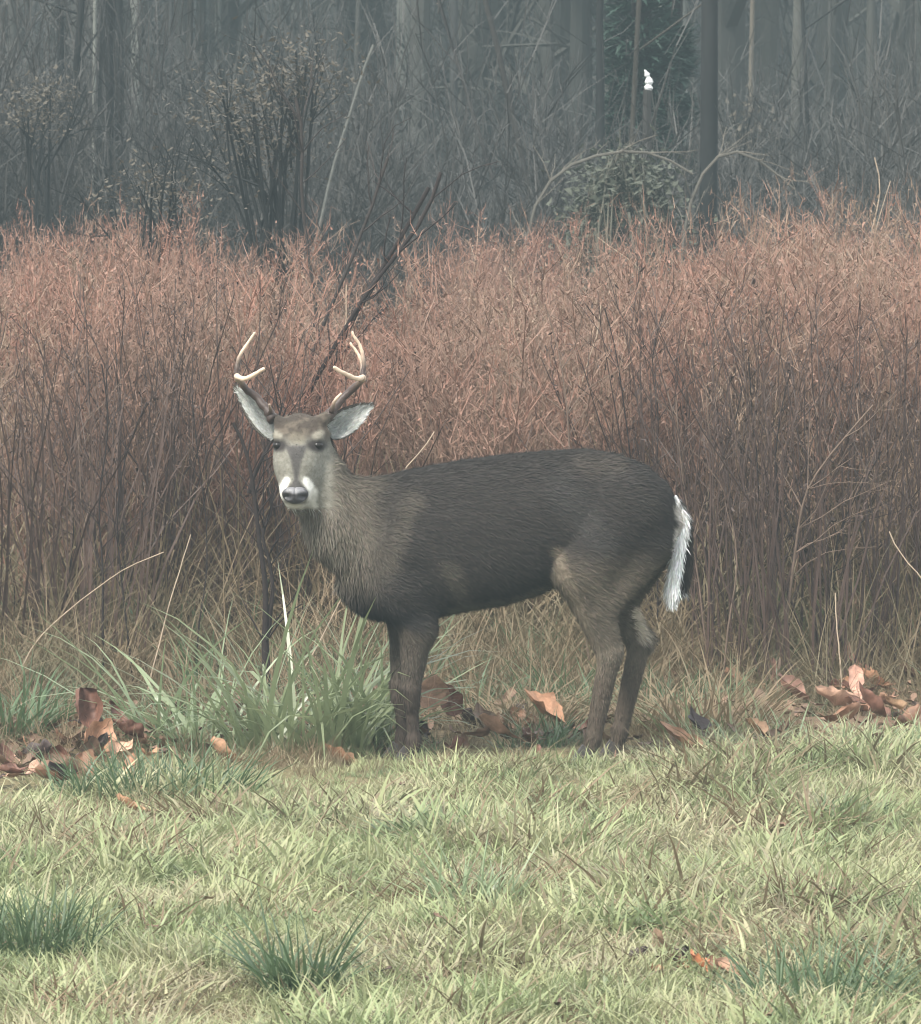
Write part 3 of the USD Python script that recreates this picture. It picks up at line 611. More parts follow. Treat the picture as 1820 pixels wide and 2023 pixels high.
# ------------------------------------------------------------------ stalk clumps that stand out in front of the thicket
L['stem'] = tint_look('dark_stem', rough=.85, spec=.1, noise=.3, scale=20)
def branchy(mb, p0, d, length, r, depth, rng, col, bendy=.10, split=(2, 4), up=.25, n=5, seg=6, tips=None, spread=(.35, .8), ratio=(.45, .75)):
    """A wandering limb with side limbs."""
    p = np.array(p0, float); d = np.array(d, float) / np.linalg.norm(d); pts = [p]; dirs = [d]
    for k in range(seg):
        d = d + rng.normal(0, bendy, 3) + np.array([0, 0, up * .08]); d /= np.linalg.norm(d); p = p + d * length / seg; pts.append(p); dirs.append(d)
    if tips is not None and depth == 0: tips.append((pts, r))
    else: mb.tube(pts, np.linspace(r, r * (.45 if depth else .25), seg + 1), col, n=max(3, n - (2 if depth == 0 else 0)), cap=False)
    if depth > 0:
        for k in range(rng.integers(split[0], split[1] + 1)):
            u = rng.uniform(.3, .98); i0 = min(seg - 1, int(u * seg)); q = pts[i0] + (pts[i0 + 1] - pts[i0]) * (u * seg - i0)
            a = rng.normal(0, 1, 3); a -= (a @ dirs[i0]) * dirs[i0]; a /= np.linalg.norm(a) + 1e-9; th = rng.uniform(*spread)
            e = dirs[i0] * math.cos(th) + a * math.sin(th) + np.array([0, 0, up * .5])
            branchy(mb, q, e, length * rng.uniform(*ratio) * (1.1 - .4 * u), r * (1 - .5 * u) * .62, depth - 1, rng, col, bendy * 1.15, split, up, n, max(3, seg - 1), tips, spread, ratio)

def poly_stem(mb, pts, r0, r1, col, n=6, k=14, wob=.004, seed=0):
    c = spline(pts, k); c = c + np.cumsum(np.random.default_rng(seed).normal(0, wob, c.shape), 0) * .5
    mb.tube(c, np.linspace(r0, r1, k), col, n=n, cap=False); return c

def side_twigs(mb, c, rng, count, length, r, col, up=.6, lo=.2, depth=1):
    for k in range(count):
        i0 = rng.integers(int(lo * len(c)), len(c) - 1); d = c[i0 + 1] - c[i0]; d /= np.linalg.norm(d)
        a = rng.normal(0, 1, 3); a[2] = abs(a[2]) * up; a /= np.linalg.norm(a)
        branchy(mb, c[i0], d * .7 + a, length * rng.uniform(.4, 1.1), r * rng.uniform(.6, 1), depth, rng, col, .16, (1, 3), .2, 4, 4)

def sapling(name, label, cat, stems, y, col, twigs=10, twl=.35, group=None, depth=1, lo=.25):
    """stems: picture points of each stem from low to high, with radii at both ends (metres); carried on down to the soil."""
    P_ = []
    for k, (pts, r0, r1) in enumerate(stems):
        P = [at(a, b, y + .05 * (k % 3)) for a, b in pts]; g = float(ground_z(P[0][0], P[0][1]))
        if k == 0 and P[0][2] - g > .06:
            d = P[0] - P[1]; d /= np.linalg.norm(d); h = P[0][2] - g; slide = np.clip(d[0] / max(-d[2], .2), -.55, .55) * h
            P = [np.array([P[0][0] + slide, P[0][1], g - .03]), P[0] + np.array([slide * .45, 0, -h * .5])] + P
        elif k == 0: P[0][2] = g - .03
        P_.append(P)
    base = P_[0][0].copy(); base[2] = float(ground_z(base[0], y))
    o = xf(name, base); rng = np.random.default_rng(int(abs(base[0] * 1000)) + len(label) * 131)
    for k, (pts, r0, r1) in enumerate(stems):
        mb = MB(); tw = MB()
        c = spline([p - base for p in P_[k]], 16); c = c + np.cumsum(rng.normal(0, .004, c.shape), 0) * .5
        mb.tube(c, r1 + (r0 - r1) * np.linspace(1, 0, 16) ** 2.2, col, n=6, cap=False)
        st = obj('stem', mb.mesh(), L['stem'], o, smooth=True, col=mb.cols())
        for t_ in range(twigs):
            tw = MB(); side_twigs(tw, c, rng, 1, twl, r1 * .5 + .0008, np.array(col) * 1.15, lo=lo, depth=depth)
            obj('twig', tw.mesh(), L['stem'], o, col=tw.cols())
    return tag(o, label, cat, group)
DK, MD, PL = (.022, .017, .016), (.11, .08, .062), (.31, .245, .18)
sapling('dark_sapling', 'dark forked sapling rising behind the grass clump left of the deer neck', 'sapling',
        [([(523, 1260), (522, 1160), (508, 1080), (492, 960), (482, 900), (455, 840)], .022, .006), ([(492, 975), (515, 915), (545, 860), (560, 800)], .009, .004), ([(530, 1250), (540, 1120), (530, 1040), (545, 1010), (540, 960)], .010, .005)], 23.9, DK, 12, .3)
sapling('leaning_sapling', 'slim dark sapling leaning right above the antlers, lowest of the leaning stems', 'sapling', [([(640, 720), (690, 640), (735, 565), (800, 480), (850, 400), (872, 335)], .015, .008)], 27.2, DK, 9, .35)
sapling('leaning_sapling', 'straight dark sapling leaning right beside the lowest leaning stem, upper of the close pair', 'sapling', [([(665, 700), (700, 625), (745, 545), (790, 470), (845, 370)], .014, .009)], 27.4, DK, 9, .35)
sapling('leaning_sapling', 'dark sapling leaning right, left of the close leaning pair', 'sapling', [([(640, 640), (690, 520), (720, 440), (745, 370), (765, 310)], .014, .007)], 28.0, (.03, .025, .023), 10, .4)
sapling('upright_sapling', 'thin dark upright sapling among pale leaves left of centre, bent at its foot', 'sapling', [([(625, 640), (617, 560), (604, 460), (597, 360), (598, 250), (585, 190)], .014, .008)], 30.5, (.03, .025, .023), 12, .4)
sapling('pale_pole', 'thin pale pole leaning right against the misty wood', 'sapling', [([(640, 400), (660, 320), (690, 230), (715, 150), (738, 90)], .013, .010)], 40, (.075, .077, .07), 0, .3)
for k, (pts, r0) in enumerate([
    ([(1540, 1290), (1560, 1150), (1580, 1010), (1600, 950), (1660, 870), (1720, 800)], .009), ([(1500, 1290), (1530, 1120), (1540, 980), (1540, 860), (1570, 720)], .007),
    ([(1460, 1260), (1490, 1090), (1500, 960), (1490, 840), (1480, 700)], .006), ([(1440, 1230), (1460, 1080), (1420, 900), (1400, 760)], .006),
    ([(1620, 1300), (1640, 1140), (1665, 1040), (1700, 970), (1740, 900)], .006), ([(1640, 1310), (1645, 1180), (1660, 1090), (1720, 1010)], .005),
    ([(1390, 1200), (1370, 1040), (1350, 900), (1345, 780)], .006), ([(1410, 1220), (1400, 1000), (1440, 880), (1470, 760)], .005),
    ([(1240, 880), (1225, 780), (1210, 690), (1190, 610)], .006), ([(1120, 880), (1110, 780), (1095, 690), (1070, 600)], .006), ([(1300, 890), (1300, 800), (1290, 720), (1310, 620)], .005),
    ([(205, 1260), (205, 1120), (200, 980), (215, 850), (200, 720)], .007), ([(165, 1240), (168, 1110), (158, 960), (150, 830)], .006), ([(120, 1260), (135, 1130), (140, 1000), (120, 850)], .005),
    ([(250, 1230), (235, 1100), (245, 940), (290, 800)], .006), ([(95, 1310), (90, 1190), (85, 1090), (60, 980)], .005), ([(30, 1280), (35, 1170), (20, 1060), (30, 950)], .005), ([(395, 1240), (410, 1090), (400, 940), (380, 780)], .005)]):
    lab = ['thick dark stalk leaning right in the thicket near the right edge', 'thin dark stalk left of the thick leaning stalk at right and taller', 'thin dark upright stalk right of the deer tail, tallest there', 'dark stalk leaning left just right of the deer tail', 'dark stalk leaning right, on the right of the thick leaning stalk', 'short dark stalk crossing the pale upright stalk at right',
           'dark stalk behind the deer tail leaning left', 'thin dark stalk bending right above the deer tail', 'dark stalk above the deer hips leaning left', 'dark stalk above the middle of the deer back leaning left', 'dark upright stalk above the deer rump', 'darkest upright stalk in the left thicket above the russet leaf heap', 'thin dark stalk just left of the darkest upright stalk at left',
           'wavy dark stalk between the darkest upright one and the left edge', 'dark stalk leaning right, right of the darkest upright stalk at left', 'short dark stalk near the left edge leaning left', 'dark stalk standing at the very left edge', 'dark stalk between the left stem clumps and the dark forked sapling'][k]
    sapling('weed_stalk', lab, 'weed stalk', [(pts, r0, r0 * .4)], 24.9 + (k * 37 % 11) * .12, DK if k % 3 else MD, 12, .4, 'dark weed stalks standing in the thicket', lo=.4)
for k, (pts, r0, lab) in enumerate([
    ([(60, 1290), (150, 1200), (260, 1120), (330, 1090)], .0045, 'long pale dead stalk slanting up to the right at the left edge'), ([(330, 1230), (360, 1130), (385, 1050)], .005, 'short pale stalk tilting right above the left grass'),
    ([(1655, 1290), (1650, 1240), (1648, 1170)], .006, 'pale upright stalk between leaf piles at right'), ([(1840, 1150), (1790, 1090), (1760, 1040)], .006, 'pale broken stem slanting down at the right edge'),
    ([(800, 925), (835, 885), (860, 850)], .005, 'pale stalk slanting behind the deer shoulder'), ([(680, 660), (682, 610), (683, 560)], .007, 'pale broken stalk upright between the antlers'),
    ([(1160, 720), (1178, 660), (1187, 600)], .006, 'pale straight stalk standing above the deer back'), ([(1085, 860), (1075, 800), (1065, 755)], .007, 'pale crooked stalk close above the deer back'),
    ([(318, 560), (322, 590), (312, 510)], .007, 'pale stub standing in the left thicket'), ([(1725, 430), (1735, 370), (1722, 310)], .007, 'pale snapped stem above the right thicket'), ([(1740, 430), (1752, 390), (1765, 350)], .005, 'pale thin stem leaning right beside the snapped stem'),
    ([(1250, 520), (1215, 495), (1180, 470)], .006, 'pale bent stem on the vine covered mound')]):
    far = 36 if pts[0][1] < 600 else (27.5 if pts[0][1] < 900 else 24.4)
    sapling('pale_stalk', lab, 'stalk', [(pts, r0 * .65, r0 * .4)], far, PL, 0, .12)

# a fine dark crown of shoots (thicket stems at right and left) as individual clumps
first = None
for k, (px_, py_, y_) in enumerate([(1440, 1280, 25.2), (1500, 1290, 25.6), (1590, 1300, 25.0), (1380, 1230, 26.2), (1700, 1300, 25.5), (200, 1270, 25.4), (130, 1280, 25.8), (270, 1260, 26.1), (40, 1280, 25.5), (420, 1240, 26.4), (1790, 1300, 25.9), (1320, 1210, 26.6), (330, 1250, 26.6), (640, 1200, 26.5)]):
    p = at(px_, py_, y_); p[2] = float(ground_z(p[0], p[1]))
    if first is None:
        first = xf('weed_clump', p); o = first
        obj('stems', weed_mesh(321, stems=20, height=1.5, spread=.17, lean=.17, twigs=7, fine=2, r0=.007, bare=.45, twl=.34), L['weed_dark'] if 'weed_dark' in L else L['scrub'], first)
    else: o = copy(first, 'weed_clump', p, R.uniform(0, 6), (1, 1, R.uniform(.8, 1.1)))
    tag(o, ['clump of dark stems close right of the deer tail', 'dark stem clump right of the tail, second from the deer', 'dark stem clump around the thick leaning stalk at right', 'dark stem clump directly behind the deer tail', 'dark stem clump behind the right leaf heap', 'dark stem clump above the russet leaf heap at left', 'dark stem clump left of the one above the russet leaf heap', 'dark stem clump above the olive grass clump at left',
             'dark stem clump at the left edge', 'dark stem clump left of the dark forked sapling', 'dark stem clump at the right edge', 'dark stem clump behind the deer hind legs', 'dark stem clump behind the top of the olive grass clump', 'dark stem clump behind the deer neck'][k], 'weed clump', 'dark stem clumps along the front of the thicket')

# ------------------------------------------------------------------ grass clumps one can point at
def clump(name, label, px_, py_, y_, n, rad, ln, wd, lean, bend, look, seed, cat='grass clump'):
    p = at(px_, py_, y_); p[2] = float(ground_z(p[0], p[1])) - .005
    o = obj(name, tuft_mesh(n, rad, ln[0], ln[1], wd[0], wd[1], lean, bend, 5, seed), look)
    o.AddTranslateOp().Set(Gf.Vec3d(*map(float, p))); tag(o, label, cat); return o
clump('grass_clump', 'big clump of broad pale green blades in front of the deer forelegs', 600, 1480, 22.3, 165, .23, (.38, .85), (.012, .025), .34, 2.1, L['pale_tuft'], 401)
clump('grass_clump', 'narrow part of green blades touching the deer foreleg, right of the big clump', 725, 1440, 22.5, 70, .11, (.3, .68), (.010, .019), .3, 1.8, L['pale_tuft'], 402)
clump('grass_clump', 'darker olive grass clump with drooping blades left of the big pale clump', 375, 1430, 22.8, 110, .2, (.25, .7), (.009, .018), .5, 2.0, L['tuft'], 403)
clump('grass_clump', 'dull green grass clump at the left edge above the dead leaves', 25, 1440, 22.9, 130, .13, (.15, .4), (.007, .013), .5, 1.3, L['dark_tuft'], 404)
clump('grass_clump', 'hummock of matted dead grass under the deer belly', 1020, 1410, 23.2, 420, .3, (.15, .42), (.004, .009), .7, 1.9, L['straw'], 405)
clump('grass_clump', 'tan dry grass clump behind the deer hind hooves', 1370, 1400, 23.0, 380, .24, (.15, .45), (.004, .010), .55, 1.6, L['straw'], 406)
clump('grass_clump', 'sparse green blades in front of the dry clump behind the deer', 1420, 1440, 22.7, 80, .2, (.15, .36), (.005, .010), .6, 1.2, L['tuft'], 407)
clump('grass_clump', 'low dark green tuft between the fore and hind hooves', 1090, 1450, 22.6, 90, .1, (.08, .2), (.005, .010), .6, 1.1, L['dark_tuft'], 408)
clump('grass_clump', 'pale olive weed patch low in the thicket at the right edge', 1700, 1150, 26.4, 240, .4, (.2, .7), (.006, .013), .5, 1.2, L['tuft'], 409)
clump('grass_tuft', 'dense blue green grass tuft in the lawn at the left edge', 60, 1870, 16.6, 260, .16, (.12, .27), (.004, .009), .4, .9, L['dark_tuft'], 410, 'grass tuft')
clump('grass_tuft', 'broad bladed green tuft low in the middle of the lawn', 590, 1945, 15.9, 120, .09, (.14, .32), (.008, .014), .45, 1.2, L['dark_tuft'], 411, 'grass tuft')
clump('grass_tuft', 'wide green tuft in the lawn near the lower right corner', 1620, 1965, 15.75, 260, .2, (.12, .28), (.005, .010), .5, 1.2, L['dark_tuft'], 412, 'grass tuft')
clump('grass_tuft', 'tall fresh green tuft on the lawn edge below the left leaf pile', 300, 1580, 20.8, 300, .32, (.12, .27), (.005, .010), .45, 1.0, L['dark_tuft'], 413, 'grass tuft')
clump('grass_tuft', 'small green tuft in the lawn just right of the centre', 940, 1790, 17.6, 90, .12, (.12, .26), (.005, .009), .5, 1.0, L['tuft'], 414, 'grass tuft')
clump('grass_tuft', 'green tuft along the lawn edge at the right', 1600, 1440, 22.3, 160, .4, (.1, .22), (.005, .010), .45, 1.1, L['tuft'], 415, 'grass tuft')

# ------------------------------------------------------------------ dead leaves
def leaf_mesh(size, seed, curl, lobes=3):
    r = np.random.default_rng(seed); nu, nv = 15, 11
    t = np.linspace(0, 1, nu)[:, None]; s = np.linspace(-1, 1, nv)[None]
    half = r.uniform(.32, .46) * np.clip(np.sin(PI * t ** .85), 0, 1) ** .6 * (1 + .09 * np.sin(t * lobes * 2 * PI + r.uniform(0, 6)) + .05 * np.sin(t * 23 + r.uniform(0, 6))) + .012
    ang = s * curl * (.75 + .5 * np.sin(t * 3 + r.uniform(0, 6))); x = half * np.sin(ang) / max(curl, .3); z = half * (1 - np.cos(ang)) / max(curl, .3)
    b = (t - .5) * r.uniform(.6, 1.6) * curl; y = np.sin(b) / max(curl, .3) + .05 * np.abs(s) * half; z = z + (1 - np.cos(b)) / max(curl, .3) * .8
    p = np.stack([x, y * np.ones_like(x), z * np.ones_like(x)], -1)
    p += (np.stack([meshkit.fbm(p * 4 + seed + 7 * k, 3, seed + k) for k in range(3)], -1) - .5) * .20
    p *= size; N = nu * nv; v = p.reshape(-1, 3); v2 = v - np.array([0, 0, .0015])
    i, j = np.meshgrid(np.arange(nu - 1), np.arange(nv - 1), indexing='ij'); q = (i * nv + j).ravel()
    f = np.vstack([np.stack([q, q + 1, q + nv + 1, q + nv], 1), np.stack([q, q + nv, q + nv + 1, q + 1], 1) + N])
    return (np.vstack([v, v2]), f), p[:, nv // 2]
def rot(m, ax, ay, az):
    v = m[0]
    for a, k in ((ax, [1, 0, 0]), (ay, [0, 1, 0]), (az, [0, 0, 1])):
        v = v @ trimesh.transformations.rotation_matrix(a, k)[:3, :3].T
    return v, m[1]
RU, OR, BR, PK, DKB = (.105, .050, .034), (.27, .145, .085), (.11, .07, .047), (.31, .19, .13), (.04, .026, .024)
def dead_leaf(label, px_, py_, y_, size, col, ang, curl, seed, group=None):
    p = at(px_, py_, y_); (m, mid) = leaf_mesh(size, seed, curl)
    if p[2] - float(ground_z(p[0], p[1])) > .12 and 'upright' not in label and 'standing' not in label:
        y_ = (y_ + 2 * DD / ((py_ + 12 - HORIZON) * S)) / 2; p = at(px_, py_, y_); p[2] = float(ground_z(p[0], p[1])) + .09
    p[2] = max(p[2], float(ground_z(p[0], p[1])) + .015) + size * .05
    o = xf('dead_leaf', p); r = np.random.default_rng(seed)
    c = np.array(col) * (.8 + .4 * meshkit.fbm(m[0] * 30 + seed, 3, 2))[:, None]
    obj('blade', rot(m, *ang), L['leaf'], o, smooth=True, col=c)
    mb = MB(); tail_ = np.vstack([mid[::-1] + np.array([0, 0, .0015]), mid[0] + np.array([[.01, -.14, -.02], [.03, -.26, .03]]) * size])
    mb.tube(tail_, np.linspace(.0009, .0018, len(tail_)), np.array(col) * 1.35, n=4); obj('stalk', rot(mb.mesh(), *ang), L['leaf'], o, col=mb.cols())
    tag(o, label, 'leaf', group)
for k, a in enumerate([
    ('large russet dead leaf standing upright left of the olive grass clump', 165, 1410, 22.5, .19, RU, (1.1, .1, .5), 1.7, 1),
    ('orange lit edge leaf leaning on the large russet leaf', 188, 1470, 22.3, .17, OR, (.9, .7, .2), 1.1, 2),
    ('dark red crumpled leaf right of the large russet leaf', 235, 1415, 22.7, .17, (.13, .06, .045), (1.0, -.5, 1.1), 1.4, 3),
    ('small reddish leaf low beside the large russet leaf', 250, 1450, 22.5, .11, RU, (.6, .3, 2.0), 1.2, 4),
    ('pale orange leaf flat on the ground at the left edge', 20, 1525, 21.9, .15, PK, (.5, .2, .4), .8, 5),
    ('tan curled leaf lying between left edge and russet leaf', 90, 1508, 22.0, .15, OR, (.55, -.3, 1.5), .9, 6),
    ('pale tan leaf in front of the left leaf pile', 130, 1535, 21.7, .12, PK, (.4, .2, 2.2), 1.0, 7),
    ('dark brown leaf half hidden at the lower left leaf pile', 15, 1560, 21.5, .13, RU, (.8, .2, .9), 1.0, 8),
    ('tan leaf at the foot of the big pale green clump', 450, 1515, 21.9, .15, (.26, .15, .09), (.4, .1, 1.7), 1.6, 9),
    ('brown leaf hidden at the right foot of the big green clump', 665, 1505, 22.0, .13, (.22, .12, .07), (.6, .3, 1.2), 1.0, 10),
    ('pink brown leaf standing beside the deer foreleg', 852, 1375, 22.45, .17, PK, (1.35, .15, .1), .8, 11),
    ('dark red leaf standing behind the pink leaf by the foreleg', 885, 1385, 22.6, .14, RU, (1.3, -.3, .3), 1.0, 12),
    ('round dark brown leaf under the deer chest', 945, 1420, 22.6, .14, BR, (1.0, .1, .8), 1.2, 13),
    ('pale peach leaf on the ground under the deer belly', 985, 1448, 22.3, .13, PK, (.5, .2, 1.7), .8, 14),
    ('orange tan leaf under the middle of the deer', 1070, 1405, 22.8, .15, OR, (.7, -.2, 1.3), .9, 15),
    ('dark purple brown leaf in the dry clump behind the hind hooves', 1375, 1425, 22.4, .14, DKB, (.8, .2, .5), 1.0, 17),
    ('brown leaf in the grass right of the hind hooves', 1345, 1470, 22.2, .13, (.25, .14, .085), (.6, -.2, 1.4), .9, 18),
    ('dull brown leaf on the lawn edge right of the dry clump', 1490, 1440, 22.3, .11, (.20, .12, .07), (.5, .2, .9), 1.0, 19),
    ('red brown leaf below the thicket stems at right', 1530, 1325, 23.9, .18, RU, (.9, .3, .6), 1.2, 20),
    ('brown folded leaf under the right thicket stems', 1560, 1350, 23.7, .14, (.2, .11, .08), (.7, -.4, 1.8), 1.0, 21),
    ('bright pink tan leaf in the right leaf pile', 1690, 1345, 23.4, .17, (.38, .22, .16), (.95, .2, .4), .9, 22),
    ('dark rust leaf under the bright leaf of the right pile', 1715, 1395, 23.0, .15, RU, (.8, .4, 1.2), 1.1, 23),
    ('red leaf on top of the right leaf pile', 1695, 1285, 24.3, .17, (.26, .12, .09), (.8, -.3, .7), 1.2, 24),
    ('tan leaf at the right end of the right leaf pile', 1765, 1395, 23.0, .15, (.38, .24, .15), (.6, .2, 2.1), 1.0, 25),
    ('orange brown leaf lying on the lawn below the left tuft', 280, 1625, 20.1, .14, (.30, .17, .10), (.2, .1, 1.6), 1.5, 26),
    ('small dark red leaf on the brown patch of the lawn', 312, 1805, 17.35, .055, (.20, .05, .035), (.7, .2, 1.5), 1.2, 27),
    ('dull brown leaf lying flat on the lawn left of the small red leaf', 245, 1805, 17.3, .13, (.24, .17, .11), (.3, .2, 1.0), .7, 28),
    ('bright rust leaf on the lawn at lower right', 1375, 1905, 16.25, .115, (.38, .15, .075), (.55, .3, .9), 1.2, 29),
    ('pale brown leaf beside the bright rust leaf on the lawn', 1315, 1875, 16.5, .11, (.36, .24, .17), (.6, -.3, 2.3), 1.0, 30)]): dead_leaf(*a)
hr = np.random.default_rng(91); COLS = [RU, OR, BR, PK, (.16, .085, .052), (.22, .13, .085), DKB]
for (n_, cx_, cy_, sx_, sy_, lab, gr) in ((18, 70, 1535, 70, 16, 'curled rust and tan leaf in the heap at the left edge of the lawn', 'leaves heaped at the left edge of the lawn'), (16, 205, 1468, 55, 24, 'crumpled russet leaf in the dark leaf heap left of the olive grass clump', 'leaves heaped left of the olive grass clump'),
        (18, 990, 1450, 100, 20, 'brown curled leaf in the litter between the fore and hind legs', 'leaves lying between the legs of the deer'), (18, 1700, 1385, 60, 25, 'rust coloured curled leaf in the heap near the right edge', 'leaves heaped near the right edge'), (10, 1540, 1352, 50, 16, 'rusty brown leaf under the dark stems right of the deer', 'leaves under the dark stems right of the deer'),
        (8, 1375, 1915, 48, 16, 'small rust leaf in the brown patch of the lawn at lower right', 'leaves in the brown lawn patch at lower right')):
    for q_ in range(n_):
        qy = cy_ + hr.normal(0, sy_); yy = 2 * DD / ((qy - HORIZON) * S)
        ci_ = int(hr.integers(0, 7)); c_ = np.array(COLS[ci_]) * hr.uniform(.75, 1.15); lab_ = ['russet', 'orange tan', 'dull brown', 'pale pinkish tan', 'rust brown', 'light brown', 'blackish brown'][ci_] + [' flat', ' curled', ' folded'][q_ % 3] + ' leaf' + lab.partition(' leaf')[2]
        dead_leaf(lab_, cx_ + hr.normal(0, sx_), qy - hr.uniform(0, 22), yy, hr.uniform(.085, .15) * (.6 if cy_ > 1800 else 1), tuple(c_), (hr.uniform(-.2, .7), hr.uniform(-.5, .5), hr.uniform(0, 6)), hr.uniform(1.0, 2.2), int(hr.integers(100, 9999)), gr)
lit = [(leaf_mesh(.085, 500 + k, 1.0)[0], L['litter'], True) for k in range(4)]
n = 950
y = 22.3 + 4.6 * R.random(n) ** 1.6; x = R.uniform(-1, 1, n) * (y * .0695 * 1.1 + .5)
instancer('leaf_litter', lit, R.integers(0, 4, n), np.stack([x, y, ground_z(x, y) + R.uniform(.01, .06, n)], 1), R.uniform(0, 6.3, n), R.uniform(.5, 1.25, n), np.abs(R.normal(0, .5, n)))
tag(stage.GetPrimAtPath('/World/leaf_litter'), 'brown dead leaves strewn along the foot of the thicket', 'leaf litter', kind='stuff')
n = 110
y = R.uniform(14.8, 22.3, n); x = R.uniform(-1, 1, n) * (y * .0695 * 1.1)
instancer('leaf_scraps', lit, R.integers(0, 4, n), np.stack([x, y, ground_z(x, y) + R.uniform(.02, .06, n)], 1), R.uniform(0, 6.3, n), R.uniform(.2, .55, n), np.abs(R.normal(0, .5, n)))
tag(stage.GetPrimAtPath('/World/leaf_scraps'), 'small brown leaf scraps lost in the lawn', 'leaf litter', kind='stuff')

# ------------------------------------------------------------------ the misty wood
def scrub_mesh(seed, stems=9, height=2.6, spread=.6, width=.006, twigs=26, fine=4, arch=.5):
    """A grey tangle of arching shoots."""
    r = np.random.default_rng(seed); B, AZ, LE, BE, LN, W = [], [], [], [], [], []; mb = MB()
    for s in range(stems):
        a = r.uniform(0, 2 * PI); q = spread * math.sqrt(r.random()); h = height * r.uniform(.5, 1.05); az = r.uniform(0, 2 * PI); le = abs(r.normal(0, .25)); be = r.uniform(0, arch * 2.2)
        p = np.array([math.cos(a) * q, math.sin(a) * q, -.05]); pts = [p]
        for k in range(7):
            th = le + be * (k / 7) ** 1.5; d = np.array([math.cos(az) * math.sin(th), math.sin(az) * math.sin(th), math.cos(th)]) + r.normal(0, .08, 3); p = p + d * h / 7; pts.append(p)
        pts = np.array(pts); mb.tube(pts, np.linspace(width * r.uniform(.8, 1.9), width * .4, 8), n=3, cap=False)
        for k in range(twigs):
            i0 = r.integers(1, 7); p = pts[i0] + (pts[i0 + 1] - pts[i0]) * r.random(); ta = r.uniform(0, 2 * PI); tl = height * r.uniform(.08, .3); tle = r.uniform(.2, 1.3)
            B.append(p); AZ.append(ta); LE.append(tle); BE.append(r.normal(0, .5)); LN.append(tl); W.append(width)
            d = np.array([math.cos(ta) * math.sin(tle), math.sin(ta) * math.sin(tle), math.cos(tle)])
            for m in range(fine):
                B.append(p + d * tl * r.uniform(.2, .9)); AZ.append(ta + r.normal(0, 1.3)); LE.append(tle + r.normal(0, .6)); BE.append(r.normal(0, .6)); LN.append(tl * r.uniform(.25, .6)); W.append(width * .75)
    v, f, m = blades(np.array(B), np.array(AZ), np.array(LE), np.array(BE), np.array(LN), np.array(W), 2, r.uniform(0, 6.3, len(B)), .5)
    mb.add(v, f, (1, 1, 1)); return mb.mesh()
scrubs = [scrub_mesh(600 + k, [9, 12, 8, 10][k], [2.4, 2.0, 2.8, 2.2][k], width=.009) for k in range(4)]
n = 330
y = 41 + 34 * R.random(n) ** 1.2; x = R.uniform(-1, 1, n) * (y * .0695 * 1.1 + 1.2)
px = x / (S * y / DD) + 910
hs = R.uniform(.6, 1.25, n) * np.interp(px, [0, 300, 700, 900, 1250, 1500, 1820], [1.2, 1.15, 1.0, 1.0, .85, .95, 1.05])
instancer('undergrowth', [(m, L['scrub'], False) for m in scrubs], R.integers(0, 4, n), np.stack([x, y, ground_z(x, y)], 1), R.uniform(0, 6.3, n), np.stack([R.uniform(.8, 1.3, n)] * 2 + [hs], 1))
tag(stage.GetPrimAtPath('/World/undergrowth'), 'grey leafless undergrowth filling the edge of the misty wood', 'undergrowth', kind='stuff')

def tree_parts(rng, height, r, col, lean=(0, 0), limbs=7, clear=.25, twig=1.0):
    t = np.linspace(0, 1, 13)[:, None]; w = np.cumsum(rng.normal(0, .012, (13, 3)), 0) * height * .35; w[:, 2] = 0
    pts = np.array([0, 0, -.3]) + np.array([lean[0], lean[1], 1.0]) * t * height + w * t
    tr = MB(); rad = r * (1 - .72 * t[:, 0]) * (1 + .5 * np.exp(-t[:, 0] * 22)); tr.tube(pts, rad, col, n=9, cap=False)
    cr = MB(); tips = []
    for k in range(limbs):
        u = clear + (1 - clear) * rng.random() ** .8; i0 = min(11, int(u * 12)); p = pts[i0] + (pts[i0 + 1] - pts[i0]) * (u * 12 - i0)
        a = rng.uniform(0, 2 * PI); e = np.array([math.cos(a), math.sin(a), rng.uniform(.25, 1.1)])
        branchy(cr, p, e, height * rng.uniform(.14, .30) * (1.2 - .6 * u), rad[i0] * .42, 2, rng, col, .12, (3, 5), .2, 4, 5, tips)
    B, AZ, LE, LN, W = [], [], [], [], []
    for q, rr in tips:
        q = np.array(q); d = q[-1] - q[0]; ln = np.linalg.norm(d); d /= ln
        cr.tube(q, np.linspace(rr, rr * .4, len(q)), col, n=3, cap=False)
        for k in range(4):
            B.append(q[rng.integers(1, len(q))]); AZ.append(math.atan2(d[1], d[0]) + rng.normal(0, .9)); LE.append(math.acos(np.clip(d[2], -1, 1)) + rng.normal(0, .4)); LN.append(ln * rng.uniform(.3, .8)); W.append(.009 * twig)
    if B:
        v, f, m = blades(np.array(B), np.array(AZ), np.array(LE), rng.normal(0, .3, len(B)), np.array(LN), np.array(W), 2, rng.uniform(0, 6.3, len(B)), .4); cr.add(v, f, col)
    return tr, cr

